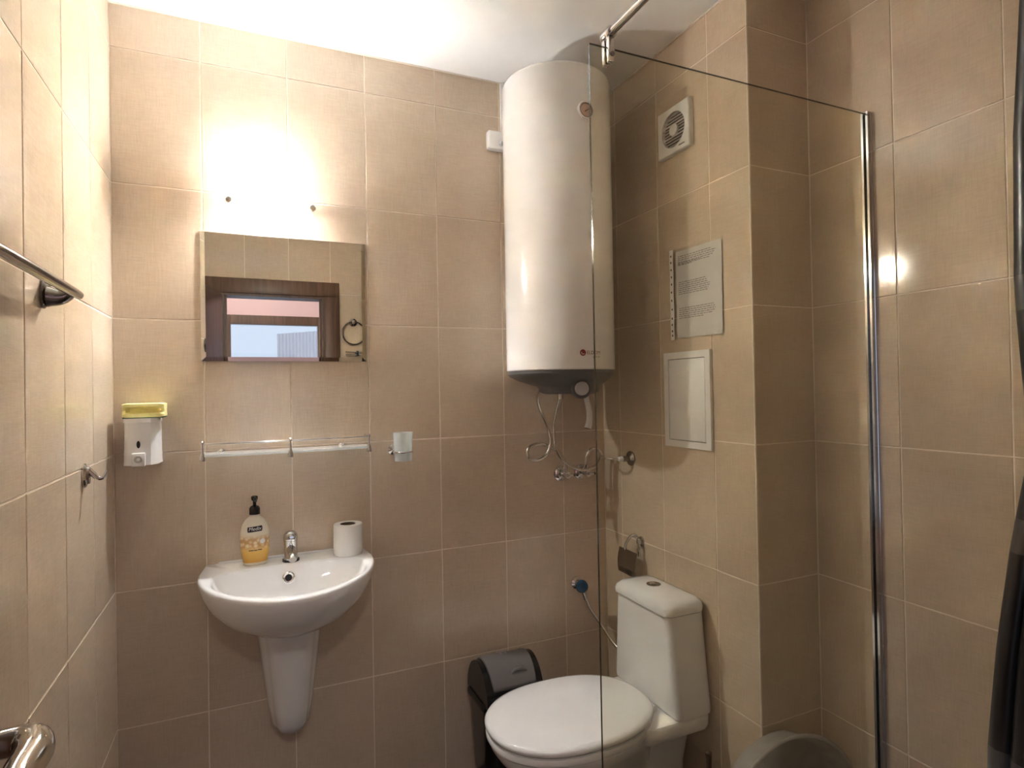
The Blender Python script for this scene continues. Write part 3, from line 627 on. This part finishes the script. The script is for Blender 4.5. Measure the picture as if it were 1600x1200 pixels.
obj('emblem_curl', ([hsurf(lgx+r*math.cos(math.radians(a)), lgz+r*math.sin(math.radians(a)), 0.0012) for q, a in arc for r in (q, q-0.0022)], [(2*i, 2*i+1, 2*i+3, 2*i+2) for i in range(len(arc)-1)]), 'plastic', lg, 0)
text('lettering', 'ELDOM', 0.0165, 'red', wh, lambda x, y: hsurf(1.393+x*1.0, 1.500+y))
text('small_lettering', 'green line', 0.0075, 'blackprint', wh, lambda x, y: hsurf(1.404+x, 1.487+y))
obj('mounting_bracket', box(1.30, 1.44, -0.024, 0.0, 2.20, 2.24, 0.002), 'grey', wh)
obj('mounting_bracket', box(1.30, 1.44, -0.024, 0.0, 1.60, 1.64, 0.002), 'grey', wh)
obj('inlet_stub', lathe((1.418, -0.115, 1.345), (0, 0, 1), [(0, 0), (0.010, 0), (0.010, 0.062), (0, 0.062)], 16), 'chrome', wh)
obj('outlet_stub', lathe((1.322, -0.140, 1.385), (0, 0, 1), [(0, 0), (0.010, 0), (0.010, 0.032), (0, 0.032)], 16), 'chrome', wh)
# white drip hose of the safety valve
dh = thing('drip_hose', 'short white drip hose hanging below the water heater', 'hose', (1.48, -0.17, 1.24))
obj('hose', tube([(1.478, -0.19, 1.392), (1.486, -0.19, 1.345), (1.496, -0.19, 1.30), (1.496, -0.19, 1.265), (1.488, -0.19, 1.238)], [0.0095, 0.010, 0.011, 0.0125, 0.0135], 14, 6), 'enamel', dh, 60)
obj('open_end', lathe((1.4882, -0.19, 1.2386), (-0.28, 0, -0.95), [(0, 0), (0.0125, 0), (0.0125, 0.0015), (0, 0.0015)], 18), 'card', dh)
# wiring box
wx = thing('wiring_box', 'small white switch box left of the water heater', 'switch', (1.22, 0, 2.28))
obj('cover', box(1.184, 1.256, -0.032, 0, 2.281, 2.349, 0.007, 3), 'plastic', wx)
obj('cable_gland', lathe((1.232, -0.03, 2.305), (0.5, -0.8, -0.3), [(0, 0), (0.011, 0), (0.009, 0.012), (0, 0.012)], 16), 'plastic2', wx)
obj('cable', tube([(1.236, -0.034, 2.303), (1.245, -0.042, 2.297), (1.258, -0.040, 2.300), (1.275, -0.02, 2.31)], 0.0042, 8, 5), 'card', wx, 60)
# conduit strip beside the heater
tag(obj('cable_duct', box(1.243, 1.2575, -0.013, 0, 2.352, ZC-0.004, 0.002), 'plastic', None, 30, (1.25, 0, 2.352)), 'narrow white cable duct rising from the switch box to the ceiling', 'duct')

# ------------------------------------------------------------------ hoses and valves
def valve(x, z, label, grp=None):
    t = thing('angle_valve', label, 'valve', (x, 0, z))
    obj('rosette', lathe((x, 0, z), (0, -1, 0), [(0, 0), (0.030, 0), (0.029, 0.005), (0.020, 0.011), (0.012, 0.013), (0, 0.013)], 28), 'chrome', t, 40)
    obj('valve_body', join(lathe((x, -0.008, z), (0, -1, 0), [(0, 0), (0.010, 0), (0.010, 0.042), (0.012, 0.044), (0.012, 0.056), (0, 0.056)], 18), lathe((x, -0.040, z), (0, 0, 1), [(0, 0), (0.0085, 0.0), (0.0085, 0.020), (0.0105, 0.021), (0.0105, 0.033), (0, 0.033)], 16)), 'chrome', t, 40)
    obj('valve_handle', join(tube([(x, -0.058, z), (x, -0.070, z)], 0.006, 10), box(x-0.006, x+0.020, -0.064, -0.074, z-0.005, z+0.005, 0.003)), 'chrome', t, 40)
    obj('handle_tip', lathe((x+0.020, -0.069, z), (1, 0, 0), [(0, 0), (0.0055, 0), (0.0045, 0.005), (0, 0.005)], 12), 'card', t)
    return t
valve(1.474, 1.052, 'chrome angle valve farther from the glass edge, under the heater hoses')
valve(1.566, 1.052, 'chrome angle valve nearer the glass edge, under the heater hoses')
tag(obj('flexible_hose', tube([(1.322, -0.140, 1.390), (1.331, -0.10, 1.352), (1.360, -0.07, 1.300), (1.392, -0.06, 1.240), (1.403, -0.06, 1.185), (1.386, -0.062, 1.140), (1.345, -0.066, 1.119), (1.308, -0.066, 1.132), (1.308, -0.06, 1.162), (1.345, -0.048, 1.176), (1.400, -0.040, 1.168), (1.450, -0.040, 1.138), (1.472, -0.040, 1.104), (1.474, -0.040, 1.084)], 0.0066, 12, 8), 'steel', None, 60, (1.38, -0.06, 1.12)),
    'braided steel hose with a tight coil hanging below the water heater', 'hose')
tag(obj('flexible_hose', tube([(1.418, -0.115, 1.35), (1.416, -0.09, 1.30), (1.410, -0.075, 1.235), (1.413, -0.075, 1.180), (1.432, -0.075, 1.130), (1.470, -0.080, 1.094), (1.515, -0.085, 1.074), (1.560, -0.083, 1.074), (1.602, -0.075, 1.092), (1.624, -0.062, 1.122), (1.612, -0.052, 1.144), (1.588, -0.045, 1.142), (1.570, -0.041, 1.116), (1.566, -0.040, 1.084)], 0.0064, 12, 8), 'steel', None, 60, (1.45, -0.08, 1.08)),
    'braided steel hose sweeping down from the heater and looping by the glass edge', 'hose')
sp2 = thing('wall_connection', 'dark chrome pipe outlet on the chase wall with thin pipe', 'pipe', (XR, -0.183, 1.116))
obj('rosette', lathe((XR, -0.183, 1.116), (-1, 0, 0), [(0, 0), (0.028, 0), (0.027, 0.005), (0.016, 0.012), (0.011, 0.014), (0.011, 0.040), (0, 0.040)], 28), 'darkchrome', sp2, 40)
obj('white_nut', lathe((XR-0.040, -0.183, 1.116), (-1, 0, 0), [(0, 0), (0.0105, 0), (0.009, 0.014), (0.006, 0.018), (0, 0.018)], 16), 'plastic', sp2, 40)
obj('pipe', tube([(XR-0.054, -0.183, 1.116), (XR-0.075, -0.17, 1.117), (XR-0.09, -0.13, 1.119), (XR-0.078, -0.09, 1.122), (XR-0.060, -0.064, 1.126)], 0.0042, 10, 6), 'steel', sp2, 60)
# toilet supply valve and hose
bv = thing('supply_valve', 'blue handled supply valve on the wall beside the cistern', 'valve', (1.545, 0, 0.615))
bd_ = Vector((-0.42, -0.9, 0.0)).normalized()
obj('rosette', lathe((1.538, 0, 0.615), (0, -1, 0), [(0, 0), (0.025, 0), (0.024, 0.004), (0.014, 0.01), (0.010, 0.05), (0, 0.052)], 24), 'chrome', bv, 40)
obj('valve_handle', lathe(Vector((1.538, -0.040, 0.615)), bd_, [(0, 0), (0.020, 0), (0.024, 0.004), (0.024, 0.016), (0.020, 0.021), (0.008, 0.023), (0, 0.023)], 24), 'blue', bv, 40)
obj('outlet', tube([(1.540, -0.040, 0.61), (1.546, -0.044, 0.585), (1.552, -0.046, 0.560)], [0.009, 0.0095, 0.0075], 12, 4), 'chrome', bv, 60)
tag(obj('supply_hose', tube([(1.551, -0.046, 0.572), (1.564, -0.055, 0.53), (1.594, -0.085, 0.47), (1.612, -0.135, 0.42), (1.622, -0.195, 0.395), (1.622, -0.248, 0.392)], 0.0058, 10, 8), 'steel', None, 60, (1.57, -0.046, 0.56)), 'thin steel hose from the blue valve down to the cistern', 'hose')

# ------------------------------------------------------------------ toilet
TYc = -0.432
wc_ = thing('toilet', 'white ceramic close-coupled toilet with closed lid', 'toilet', (1.33, TYc, 0))
def egg(z, cx, ax, b, p=2.3, n=64, back=None):
    r = []
    for i in range(n):
        t = 2*math.pi*i/n; c, s = math.cos(t), math.sin(t); e = 2/p
        x = cx+ax*(abs(c)**e)*(1 if c > 0 else -1); y = TYc+b*(abs(s)**e)*(1 if s > 0 else -1)
        if c < 0: y = TYc+(y-TYc)*(1-0.06*(-c)**3)
        r.append((x, y, z))
    return r
pan = loft([egg(0.0, 1.345, 0.205, 0.108, 2.6), egg(0.02, 1.345, 0.203, 0.106, 2.6), egg(0.10, 1.345, 0.195, 0.098, 2.5), egg(0.18, 1.33, 0.205, 0.108, 2.4), egg(0.25, 1.30, 0.235, 0.140, 2.3), egg(0.30, 1.275, 0.255, 0.168, 2.3), egg(0.325, 1.265, 0.260, 0.182), egg(0.339, 1.263, 0.261, 0.184), egg(0.345, 1.263, 0.254, 0.178)])
plat = loft([rrect(1.545, TYc, 0.118, 0.150, 0.03, 0.312), rrect(1.545, TYc, 0.126, 0.160, 0.03, 0.316), rrect(1.545, TYc, 0.130, 0.166, 0.03, 0.330), rrect(1.545, TYc, 0.130, 0.166, 0.03, 0.354), rrect(1.545, TYc, 0.124, 0.160, 0.03, 0.362)])
foot = loft([rrect(1.56, TYc, 0.09, 0.075, 0.04, 0.0), rrect(1.56, TYc, 0.09, 0.08, 0.04, 0.18), rrect(1.555, TYc, 0.10, 0.11, 0.04, 0.314)])
obj('pan', join(pan, plat, foot), 'ceramic', wc_, 45)
obj('seat', loft([egg(0.3455, 1.258, 0.258, 0.186), egg(0.349, 1.258, 0.264, 0.193), egg(0.358, 1.258, 0.265, 0.194), egg(0.365, 1.258, 0.262, 0.191), egg(0.3675, 1.258, 0.252, 0.180)]), 'ceramic', wc_, 45)
obj('lid', loft([egg(0.3715, 1.258, 0.254, 0.184), egg(0.374, 1.258, 0.263, 0.194), egg(0.380, 1.258, 0.267, 0.198), egg(0.387, 1.258, 0.267, 0.198), egg(0.3935, 1.258, 0.262, 0.193), egg(0.3965, 1.258, 0.250, 0.182), egg(0.3985, 1.258, 0.12, 0.09)]), 'ceramic', wc_, 45)
for sy in (-1, 1):
    obj('seat_hinge', lathe((1.515, TYc+sy*0.075-0.012, 0.374), (0, 1, 0), [(0, 0), (0.010, 0), (0.010, 0.024), (0, 0.024)], 16), 'plastic', wc_)
ci = obj('cistern', loft([rrect(1.607, TYc+0.002, 0.060, 0.160, 0.02, 0.364), rrect(1.607, TYc+0.002, 0.068, 0.173, 0.022, 0.369), rrect(1.6065, TYc+0.002, 0.0695, 0.175, 0.024, 0.382), rrect(1.6035, TYc+0.001, 0.0725, 0.158, 0.026, 0.52), rrect(1.601, TYc, 0.075, 0.143, 0.028, 0.672)]), 'ceramic', wc_, 45)
cl = obj('cistern_lid', loft([rrect(1.599, TYc, 0.074, 0.141, 0.028, 0.6735), rrect(1.597, TYc, 0.0795, 0.149, 0.032, 0.677), rrect(1.597, TYc, 0.0805, 0.150, 0.033, 0.690), rrect(1.598, TYc, 0.077, 0.146, 0.034, 0.703), rrect(1.599, TYc, 0.067, 0.134, 0.036, 0.713), rrect(1.60, TYc, 0.045, 0.105, 0.035, 0.719), rrect(1.60, TYc, 0.02, 0.05, 0.018, 0.721)]), 'ceramic', wc_, 60)
fb = obj('flush_button', lathe((1.600, -0.412, 0.7195), (0, 0, 1), [(0, 0), (0.024, 0), (0.024, 0.003), (0.019, 0.0045), (0.017, 0.0035), (0, 0.0035)], 32), 'darkchrome', wc_, 40)
obj('button_half', lathe((1.597, -0.408, 0.722), (0, 0, 1), [(0, 0), (0.011, 0), (0.010, 0.003), (0, 0.0035)], 24), 'chrome', fb, 40)

# roll holder behind the cistern
rh = thing('roll_holder', 'chrome toilet roll holder with brown cover above the cistern', 'roll holder', (XR, -0.235, 0.80))
obj('rosette', lathe((XR, -0.238, 0.815), (-1, 0, 0), [(0, 0), (0.019, 0), (0.018, 0.004), (0.010, 0.008), (0.008, 0.018), (0, 0.019)], 24), 'chrome', rh, 40)
obj('arm', tube([(XR-0.014, -0.238, 0.818), (XR-0.022, -0.236, 0.838), (XR-0.034, -0.220, 0.834), (XR-0.040, -0.200, 0.806), (XR-0.040, -0.190, 0.780)], 0.0052, 12, 6), 'chrome', rh, 60)
obj('arm', tube([(XR-0.014, -0.238, 0.820), (XR-0.018, -0.246, 0.826), (XR-0.020, -0.250, 0.800), (XR-0.020, -0.250, 0.765)], 0.0052, 12, 6), 'chrome', rh, 60)
rings = []
for k in range(9):
    t = k/8; z = 0.778-0.090*t; x = XR-0.038-0.010*math.sin(math.pi*t*0.8)
    rings.append([(x, -0.150, z+0.003), (x, -0.262, z+0.001), (x+0.003, -0.262, z+0.001), (x+0.003, -0.150, z+0.003)])
obj('cover', loft(rings), 'darkchrome', rh, 30)

# ------------------------------------------------------------------ extractor fan
FYa, FYb, FZa, FZb = -0.405, -0.560, 2.158, 2.318
fy, fz = (FYa+FYb)/2, (FZa+FZb)/2
fn = thing('extractor_fan', 'square white extractor fan with round louvre on the chase wall', 'fan', (XR, fy, FZa))
# face plate with a round opening
def plate_pt(t, k):
    c, s = math.cos(t), math.sin(t); h = 0.078; q = h/max(abs(c), abs(s)); return (q*c, q*s) if k else (0.0585*c, 0.0585*s)
n = 64; tt = [math.pi/4+2*math.pi*i/n for i in range(n)]
R_ = []
for k, x in ((1, XR), (1, XR-0.016), ('b', XR-0.019), (0, XR-0.019), (0, XR-0.006)):
    r = []
    for t in tt:
        a, b = plate_pt(t, k); s_ = 0.97 if k == 'b' else 1.0; r.append((x, fy+a*s_, fz+b*s_))
    R_.append(r)
obj('face_plate', loft(R_, True, False), 'plastic', fn, 30)
obj('dark_duct', lathe((XR-0.001, fy, fz), (-1, 0, 0), [(0, 0), (0.058, 0), (0.058, 0.004), (0, 0.004)], 40), 'card', fn)
for i in range(11):
    zz = -0.050+0.010*i; hw = math.sqrt(max(0, 0.058**2-zz**2))
    obj('louvre', remap(box(-0.001, 0.001, -hw, hw, -0.0032, 0.0032), lambda x, y, z, zz=zz: (XR-0.013+x*0.8-z*0.6, fy+y, fz+zz+z*0.5+x*0.4)), 'plastic2' if i not in (3, 7) else 'plastic', fn, 0)
obj('hub', lathe((XR-0.010, fy, fz), (-1, 0, 0), [(0, 0), (0.0195, 0), (0.0195, 0.008), (0.017, 0.010), (0, 0.010)], 28), 'plastic', fn, 40)
obj('maker_mark', join(*[box(XR-0.0192, XR-0.0196, -0.512-0.0058*k, -0.512-0.0058*k-0.0040, 2.1735, 2.1775) for k in range(5)]), 'blackprint', fn, 0)

# ------------------------------------------------------------------ notice in a sleeve
nt_ = thing('notice_sheet', 'printed notice in a clear punched sleeve on the chase wall', 'notice', (XR, -0.565, 1.541))
def npt(a, b, off):     # a across 0..1 (left to right in view), b up 0..1
    y = -0.441-0.246*a; z = 1.541+0.303*b - 0.004*a + 0.006*(1-b)*0
    return (XR-off-0.0022*math.sin(5.1*a+1.2*b)**2*(0.3+a*0.7)-0.0012*math.sin(9*b+3*a)**2, y, z)
def sheetgrid(a0, a1, b0, b1, off, na=20, nb=24):
    V = [npt(a0+(a1-a0)*i/na, b0+(b1-b0)*k/nb, off) for i in range(na+1) for k in range(nb+1)]
    return V, [(i*(nb+1)+k, i*(nb+1)+k+1, (i+1)*(nb+1)+k+1, (i+1)*(nb+1)+k) for i in range(na) for k in range(nb)]
obj('paper', sheetgrid(0.105, 0.955, 0.02, 0.97, 0.0022), 'sheet', nt_, 60)
V, F = sheetgrid(0.0, 1.0, 0.0, 1.0, 0.0042, 36, 44)
rr_ = random.Random(3)
V = [(x-0.0026*abs(math.sin(31*y+17*z+3*math.sin(40*z)))-0.0014*rr_.random(), y, z) for x, y, z in V]
obj('sleeve', (V, F), 'sleeve', nt_, 60)
st = obj('punched_strip', sheetgrid(0.0, 0.075, 0.0, 1.0, 0.0088, 3, 24), 'plastic', nt_, 60)
for b in (0.05, 0.10, 0.17, 0.24, 0.34, 0.44, 0.53, 0.62, 0.70, 0.78, 0.86, 0.93):
    c = npt(0.037, b, 0.0095)
    obj('punch_hole', remap(lathe(c, (-1, 0, 0), [(0, 0), (0.0030, 0), (0.0030, 0.0004), (0, 0.0004)], 12), lambda x, y, z, c=c: (x, y, c[2]+(z-c[2])*1.3)), 'card', st)
Vp, Fp = [], []
for (b0, rows, wid) in ((0.905, 5, 0.72), (0.83, 2, 0.45), (0.62, 7, 0.62), (0.335, 6, 0.70)):
    for r in range(rows):
        b = b0-0.0215*r; a = 0.15
        end = 0.15+wid*(rr_.uniform(0.55, 1.0) if r == rows-1 else rr_.uniform(0.85, 1.0))
        while a < end:
            w_ = rr_.uniform(0.02, 0.07); o_ = len(Vp); e_ = min(a+w_, end)
            Vp += [npt(a, b, 0.0030), npt(e_, b, 0.0030), npt(e_, b+0.0085, 0.0030), npt(a, b+0.0085, 0.0030)]; Fp.append((o_, o_+1, o_+2, o_+3)); a += w_+0.012
pr_ = obj('print', (Vp, Fp), 'ink', nt_, 0); pr_['kind'] = 'stuff'

# ------------------------------------------------------------------ access panel
ap = thing('access_panel', 'white plastic inspection hatch below the notice', 'hatch', (XR, -0.511, 1.183))
PY0, PY1, PZ0, PZ1 = -0.400, -0.622, 1.183, 1.499
def rframe(y0, y1, z0, z1, w, x0, x1):
    return join(box(x0, x1, y0, y0-w, z0, z1), box(x0, x1, y1+w, y1, z0, z1), box(x0, x1, y0-w, y1+w, z0, z0+w), box(x0, x1, y0-w, y1+w, z1-w, z1))
obj('hatch_frame', rframe(PY0, PY1, PZ0, PZ1, 0.022, XR-0.001, XR-0.010), 'plastic', ap, 0)
obj('shadow_gap', box(XR-0.001, XR-0.003, PY0-0.020, PY1+0.020, PZ0+0.020, PZ1-0.020), 'grey', ap, 0)
obj('hatch_door', box(XR-0.002, XR-0.0095, PY0-0.0245, PY1+0.0245, PZ0+0.0245, PZ1-0.0245, 0.001), 'plastic', ap)

# ------------------------------------------------------------------ shower screen, rod, curtain
GY, GX0, GZ1 = -0.975, 1.036, 2.118
gs = thing('shower_screen', 'clear fixed glass shower screen beside the toilet', 'shower screen', (1.48, GY, 0))
pane = obj('glass_pane', box(GX0, XS-0.004, GY-0.003, GY+0.003, 0.0, GZ1), 'glass', gs, 0, mats=['glassedge'])
for p in pane.data.polygons:
    if abs(p.normal.y) < 0.5: p.material_index = 1
obj('wall_profile', join(box(XS-0.016, XS-0.001, GY-0.010, GY-0.004, 0, GZ1+0.004), box(XS-0.016, XS-0.001, GY+0.004, GY+0.010, 0, GZ1+0.004), box(XS-0.003, XS-0.0005, GY-0.011, GY+0.011, 0, GZ1+0.004)), 'chrome', gs, 0)
obj('bottom_profile', box(GX0+0.01, XS-0.024, GY-0.008, GY+0.008, 0.0, 0.012, 0.001), 'darkchrome', gs)
CLX = 1.085
rd = thing('support_rod', 'chrome support rod clamped to the top of the glass screen', 'rod', (CLX, GY, 2.10))
obj('rod', tube([(CLX, GY+0.004, 2.146), (CLX, YF, 2.146)], 0.0085, 18), 'chrome', rd, 60)
cpj = obj('clamp', join(lathe((CLX, GY+0.016, 2.146), (0, -1, 0), [(0, 0), (0.011, 0), (0.013, 0.003), (0.013, 0.032), (0.0115, 0.035), (0, 0.035)], 20), box(CLX-0.008, CLX+0.008, GY-0.015, GY-0.0031, 2.083, 2.146, 0.003), box(CLX-0.008, CLX+0.008, GY+0.0031, GY+0.015, 2.083, 2.146, 0.003)), 'chrome', rd, 40)
obj('clamp_screw', lathe((CLX, GY-0.014, 2.098), (0, -1, 0), [(0, 0), (0.006, 0), (0.005, 0.004), (0, 0.004)], 14), 'darkchrome', rd)
obj('wall_flange', lathe((CLX, YF, 2.146), (0, 1, 0), [(0, 0), (0.022, 0), (0.022, 0.004), (0.012, 0.012), (0, 0.012)], 24), 'chrome', rd, 40)

ct = thing('shower_curtain', 'black shower curtain bunched at the right end of the rod', 'curtain', (CLX, -1.78, 0.1))
edge = [(2.12, -1.745), (1.748, -1.731), (1.617, -1.721), (1.475, -1.719), (1.40, -1.724), (1.32, -1.730), (1.225, -1.712), (1.126, -1.698), (1.02, -1.688), (0.12, -1.660)]
def edge_y(z):
    for (a, b), (c, d) in zip(edge, edge[1:]):
        if c <= z <= a: return b+(d-b)*(a-z)/(a-c)
    return edge[-1][1]
nz, nk = 60, 110
V = []; F = []; cm = []
for i in range(nz+1):
    z = 2.118-(2.118-0.12)*i/nz; y0 = edge_y(z)+0.003+0.007*max(0, min(1, (1.6-z)/0.6))
    for k in range(nk+1):
        s = k/nk; ph = s*math.pi*2*7.5
        amp = 0.022+0.022*(2.125-z)/2.0*math.sin(2.1*s*3+0.4)**2
        V.append((CLX-0.016+amp*math.sin(ph+0.25*math.sin(3*z))+0.010*math.sin(5*s+2*z), y0+(-1.862-y0)*s+0.008*math.sin(2*ph), z))
for i in range(nz):
    for k in range(nk): a = i*(nk+1)+k; F.append((a, a+1, a+nk+2, a+nk+1))
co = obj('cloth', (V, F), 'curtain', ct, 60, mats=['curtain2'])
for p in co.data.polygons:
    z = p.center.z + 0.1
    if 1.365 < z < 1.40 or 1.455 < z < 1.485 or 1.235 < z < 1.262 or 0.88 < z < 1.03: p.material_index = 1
sl = co.modifiers.new('thick', 'SOLIDIFY'); sl.thickness = 0.0016
for k in range(8):
    y = -1.752-0.014*k
    obj('ring', torus((CLX, y, 2.139), (0, 1, 0.05), 0.0195, 0.0019, 24, 6), 'chrome', ct, 60)

# ------------------------------------------------------------------ ring and holder on the door wall (seen in the mirror)
rg = thing('towel_ring', 'chrome towel ring beside the door frame, seen in the mirror', 'towel ring', (0.975, YF, 1.76))
obj('rosette', lathe((0.975, YF, 1.836), (0, 1, 0), [(0, 0), (0.026, 0), (0.025, 0.005), (0.016, 0.010), (0.012, 0.04), (0, 0.042)], 28), 'chrome', rg, 40)
obj('ring', torus((0.975, YF+0.032, 1.765), (0.10, 1, 0), 0.073, 0.0045, 48, 10), 'darkchrome', rg, 60)
rb = thing('twin_rail', 'chrome twin rail below the towel ring, seen in the mirror', 'rail', (0.96, YF, 1.63))
for z in (1.626, 1.642):
    obj('bar', tube([(0.918, YF+0.05, z), (1.02, YF+0.05, z)], 0.005, 12), 'chrome', rb, 60)
obj('rail_bracket', box(0.985, 1.0, YF, YF+0.055, 1.618, 1.650, 0.003), 'blue', rb)

# ------------------------------------------------------------------ waste bin
bn = thing('waste_bin', 'black waste bin with grey swing flap behind the toilet', 'bin', (1.168, -0.115, 0))
BNX, BNY = 1.170, -0.118
def br(z, hx, hy, r=0.045, dy=0.0): return rrect(BNX, BNY+dy, hx*0.93, hy, r, z, 8)
obj('bucket', loft([br(0.0, 0.092, 0.078), br(0.01, 0.094, 0.080), br(0.30, 0.110, 0.096), br(0.312, 0.112, 0.098)]), 'black', bn, 40)
obj('collar', loft([br(0.308, 0.114, 0.100), br(0.312, 0.120, 0.106), br(0.326, 0.120, 0.106), br(0.334, 0.115, 0.100)]), 'black', bn, 40)
# hood: half barrel with the axis along x, cheeks black, flap grey
def hood(x0, x1, r0, a0, a1, n=20, inner=0.0):
    pts = []
    for i in range(n+1):
        a = math.radians(a0+(a1-a0)*i/n); pts.append((BNY-0.010-0.100*r0*math.cos(a), 0.330+0.122*r0*math.sin(a)))
    return loft([[(x, y, z) for y, z in pts] for x in (x0, x1)])
obj('hood', hood(BNX-0.104, BNX+0.104, 0.985, 0, 180), 'black', bn, 40)
flap = []
for xk, g in ((-0.086, 0.0), (-0.083, 1.0), (0.083, 1.0), (0.086, 0.0)):
    flap.append((xk, g))
V = []; F = []; na = 18
for (xk, g) in flap:
    for i in range(na+1):
        a = math.radians(24+(132-24)*i/na); rr2 = 1.0+0.035*g; V.append((BNX+xk*(0.86+0.14*math.sin(a)), BNY-0.010-0.100*rr2*math.cos(a), 0.330+0.122*rr2*math.sin(a)))
for c_ in range(3):
    for i in range(na): a = c_*(na+1)+i; F.append((a, a+1, a+na+2, a+na+1))
fp = obj('swing_flap', (V, F), 'midgrey', bn, 40); sm = fp.modifiers.new('thick', 'SOLIDIFY'); sm.thickness = 0.003
def hp(a, x, r=1.04): a = math.radians(a); return (BNX+x, BNY-0.010-0.100*r*math.cos(a), 0.330+0.122*r*math.sin(a))
obj('finger_grip', tube([hp(46, -0.005, 1.035), hp(50, 0.008, 1.05), hp(51, 0.024, 1.055), hp(50, 0.040, 1.05), hp(46, 0.052, 1.035)], [0.002, 0.007, 0.008, 0.007, 0.002], 10, 4), 'midgrey', fp, 60)
obj('flap_emblem', torus(hp(97, 0.0, 1.036), (0, -0.1, 1), 0.010, 0.0012, 24, 6), 'plastic2', fp, 60)

# ------------------------------------------------------------------ round tub on edge in the recess, brush holder
tu = thing('plastic_tub', 'cloudy round plastic tub on edge in the recess behind the glass', 'tub', (1.70, -0.86, 0))
ax = Vector((-0.10, -1, 0.0)).normalized()
tc_ = Vector((1.702, -0.838, 0.2200))
obj('shell', lathe(tc_-ax*0.030, ax, [(0, 0), (0.180, 0), (0.191, 0.006), (0.211, 0.075), (0.208, 0.075), (0.187, 0.010), (0.178, 0.004), (0, 0.004)], 72), 'tub', tu, 40)
obj('rim', torus(tc_+ax*0.046, ax, 0.2135, 0.0055, 80, 10), 'tub', tu, 60)
bh = thing('brush_holder', 'dark holder on the floor between toilet foot and chase', 'holder', (1.60, -0.66, 0))
obj('cup', lathe((1.605, -0.655, 0), (0, 0, 1), [(0, 0), (0.045, 0), (0.048, 0.004), (0.040, 0.12), (0.036, 0.125), (0, 0.125)], 28), 'card', bh, 40)
obj('handle', lathe((1.605, -0.655, 0.12), (0, 0, 1), [(0, 0), (0.010, 0), (0.008, 0.02), (0.008, 0.15), (0.010, 0.17), (0.0, 0.178)], 16), 'card', bh, 40)
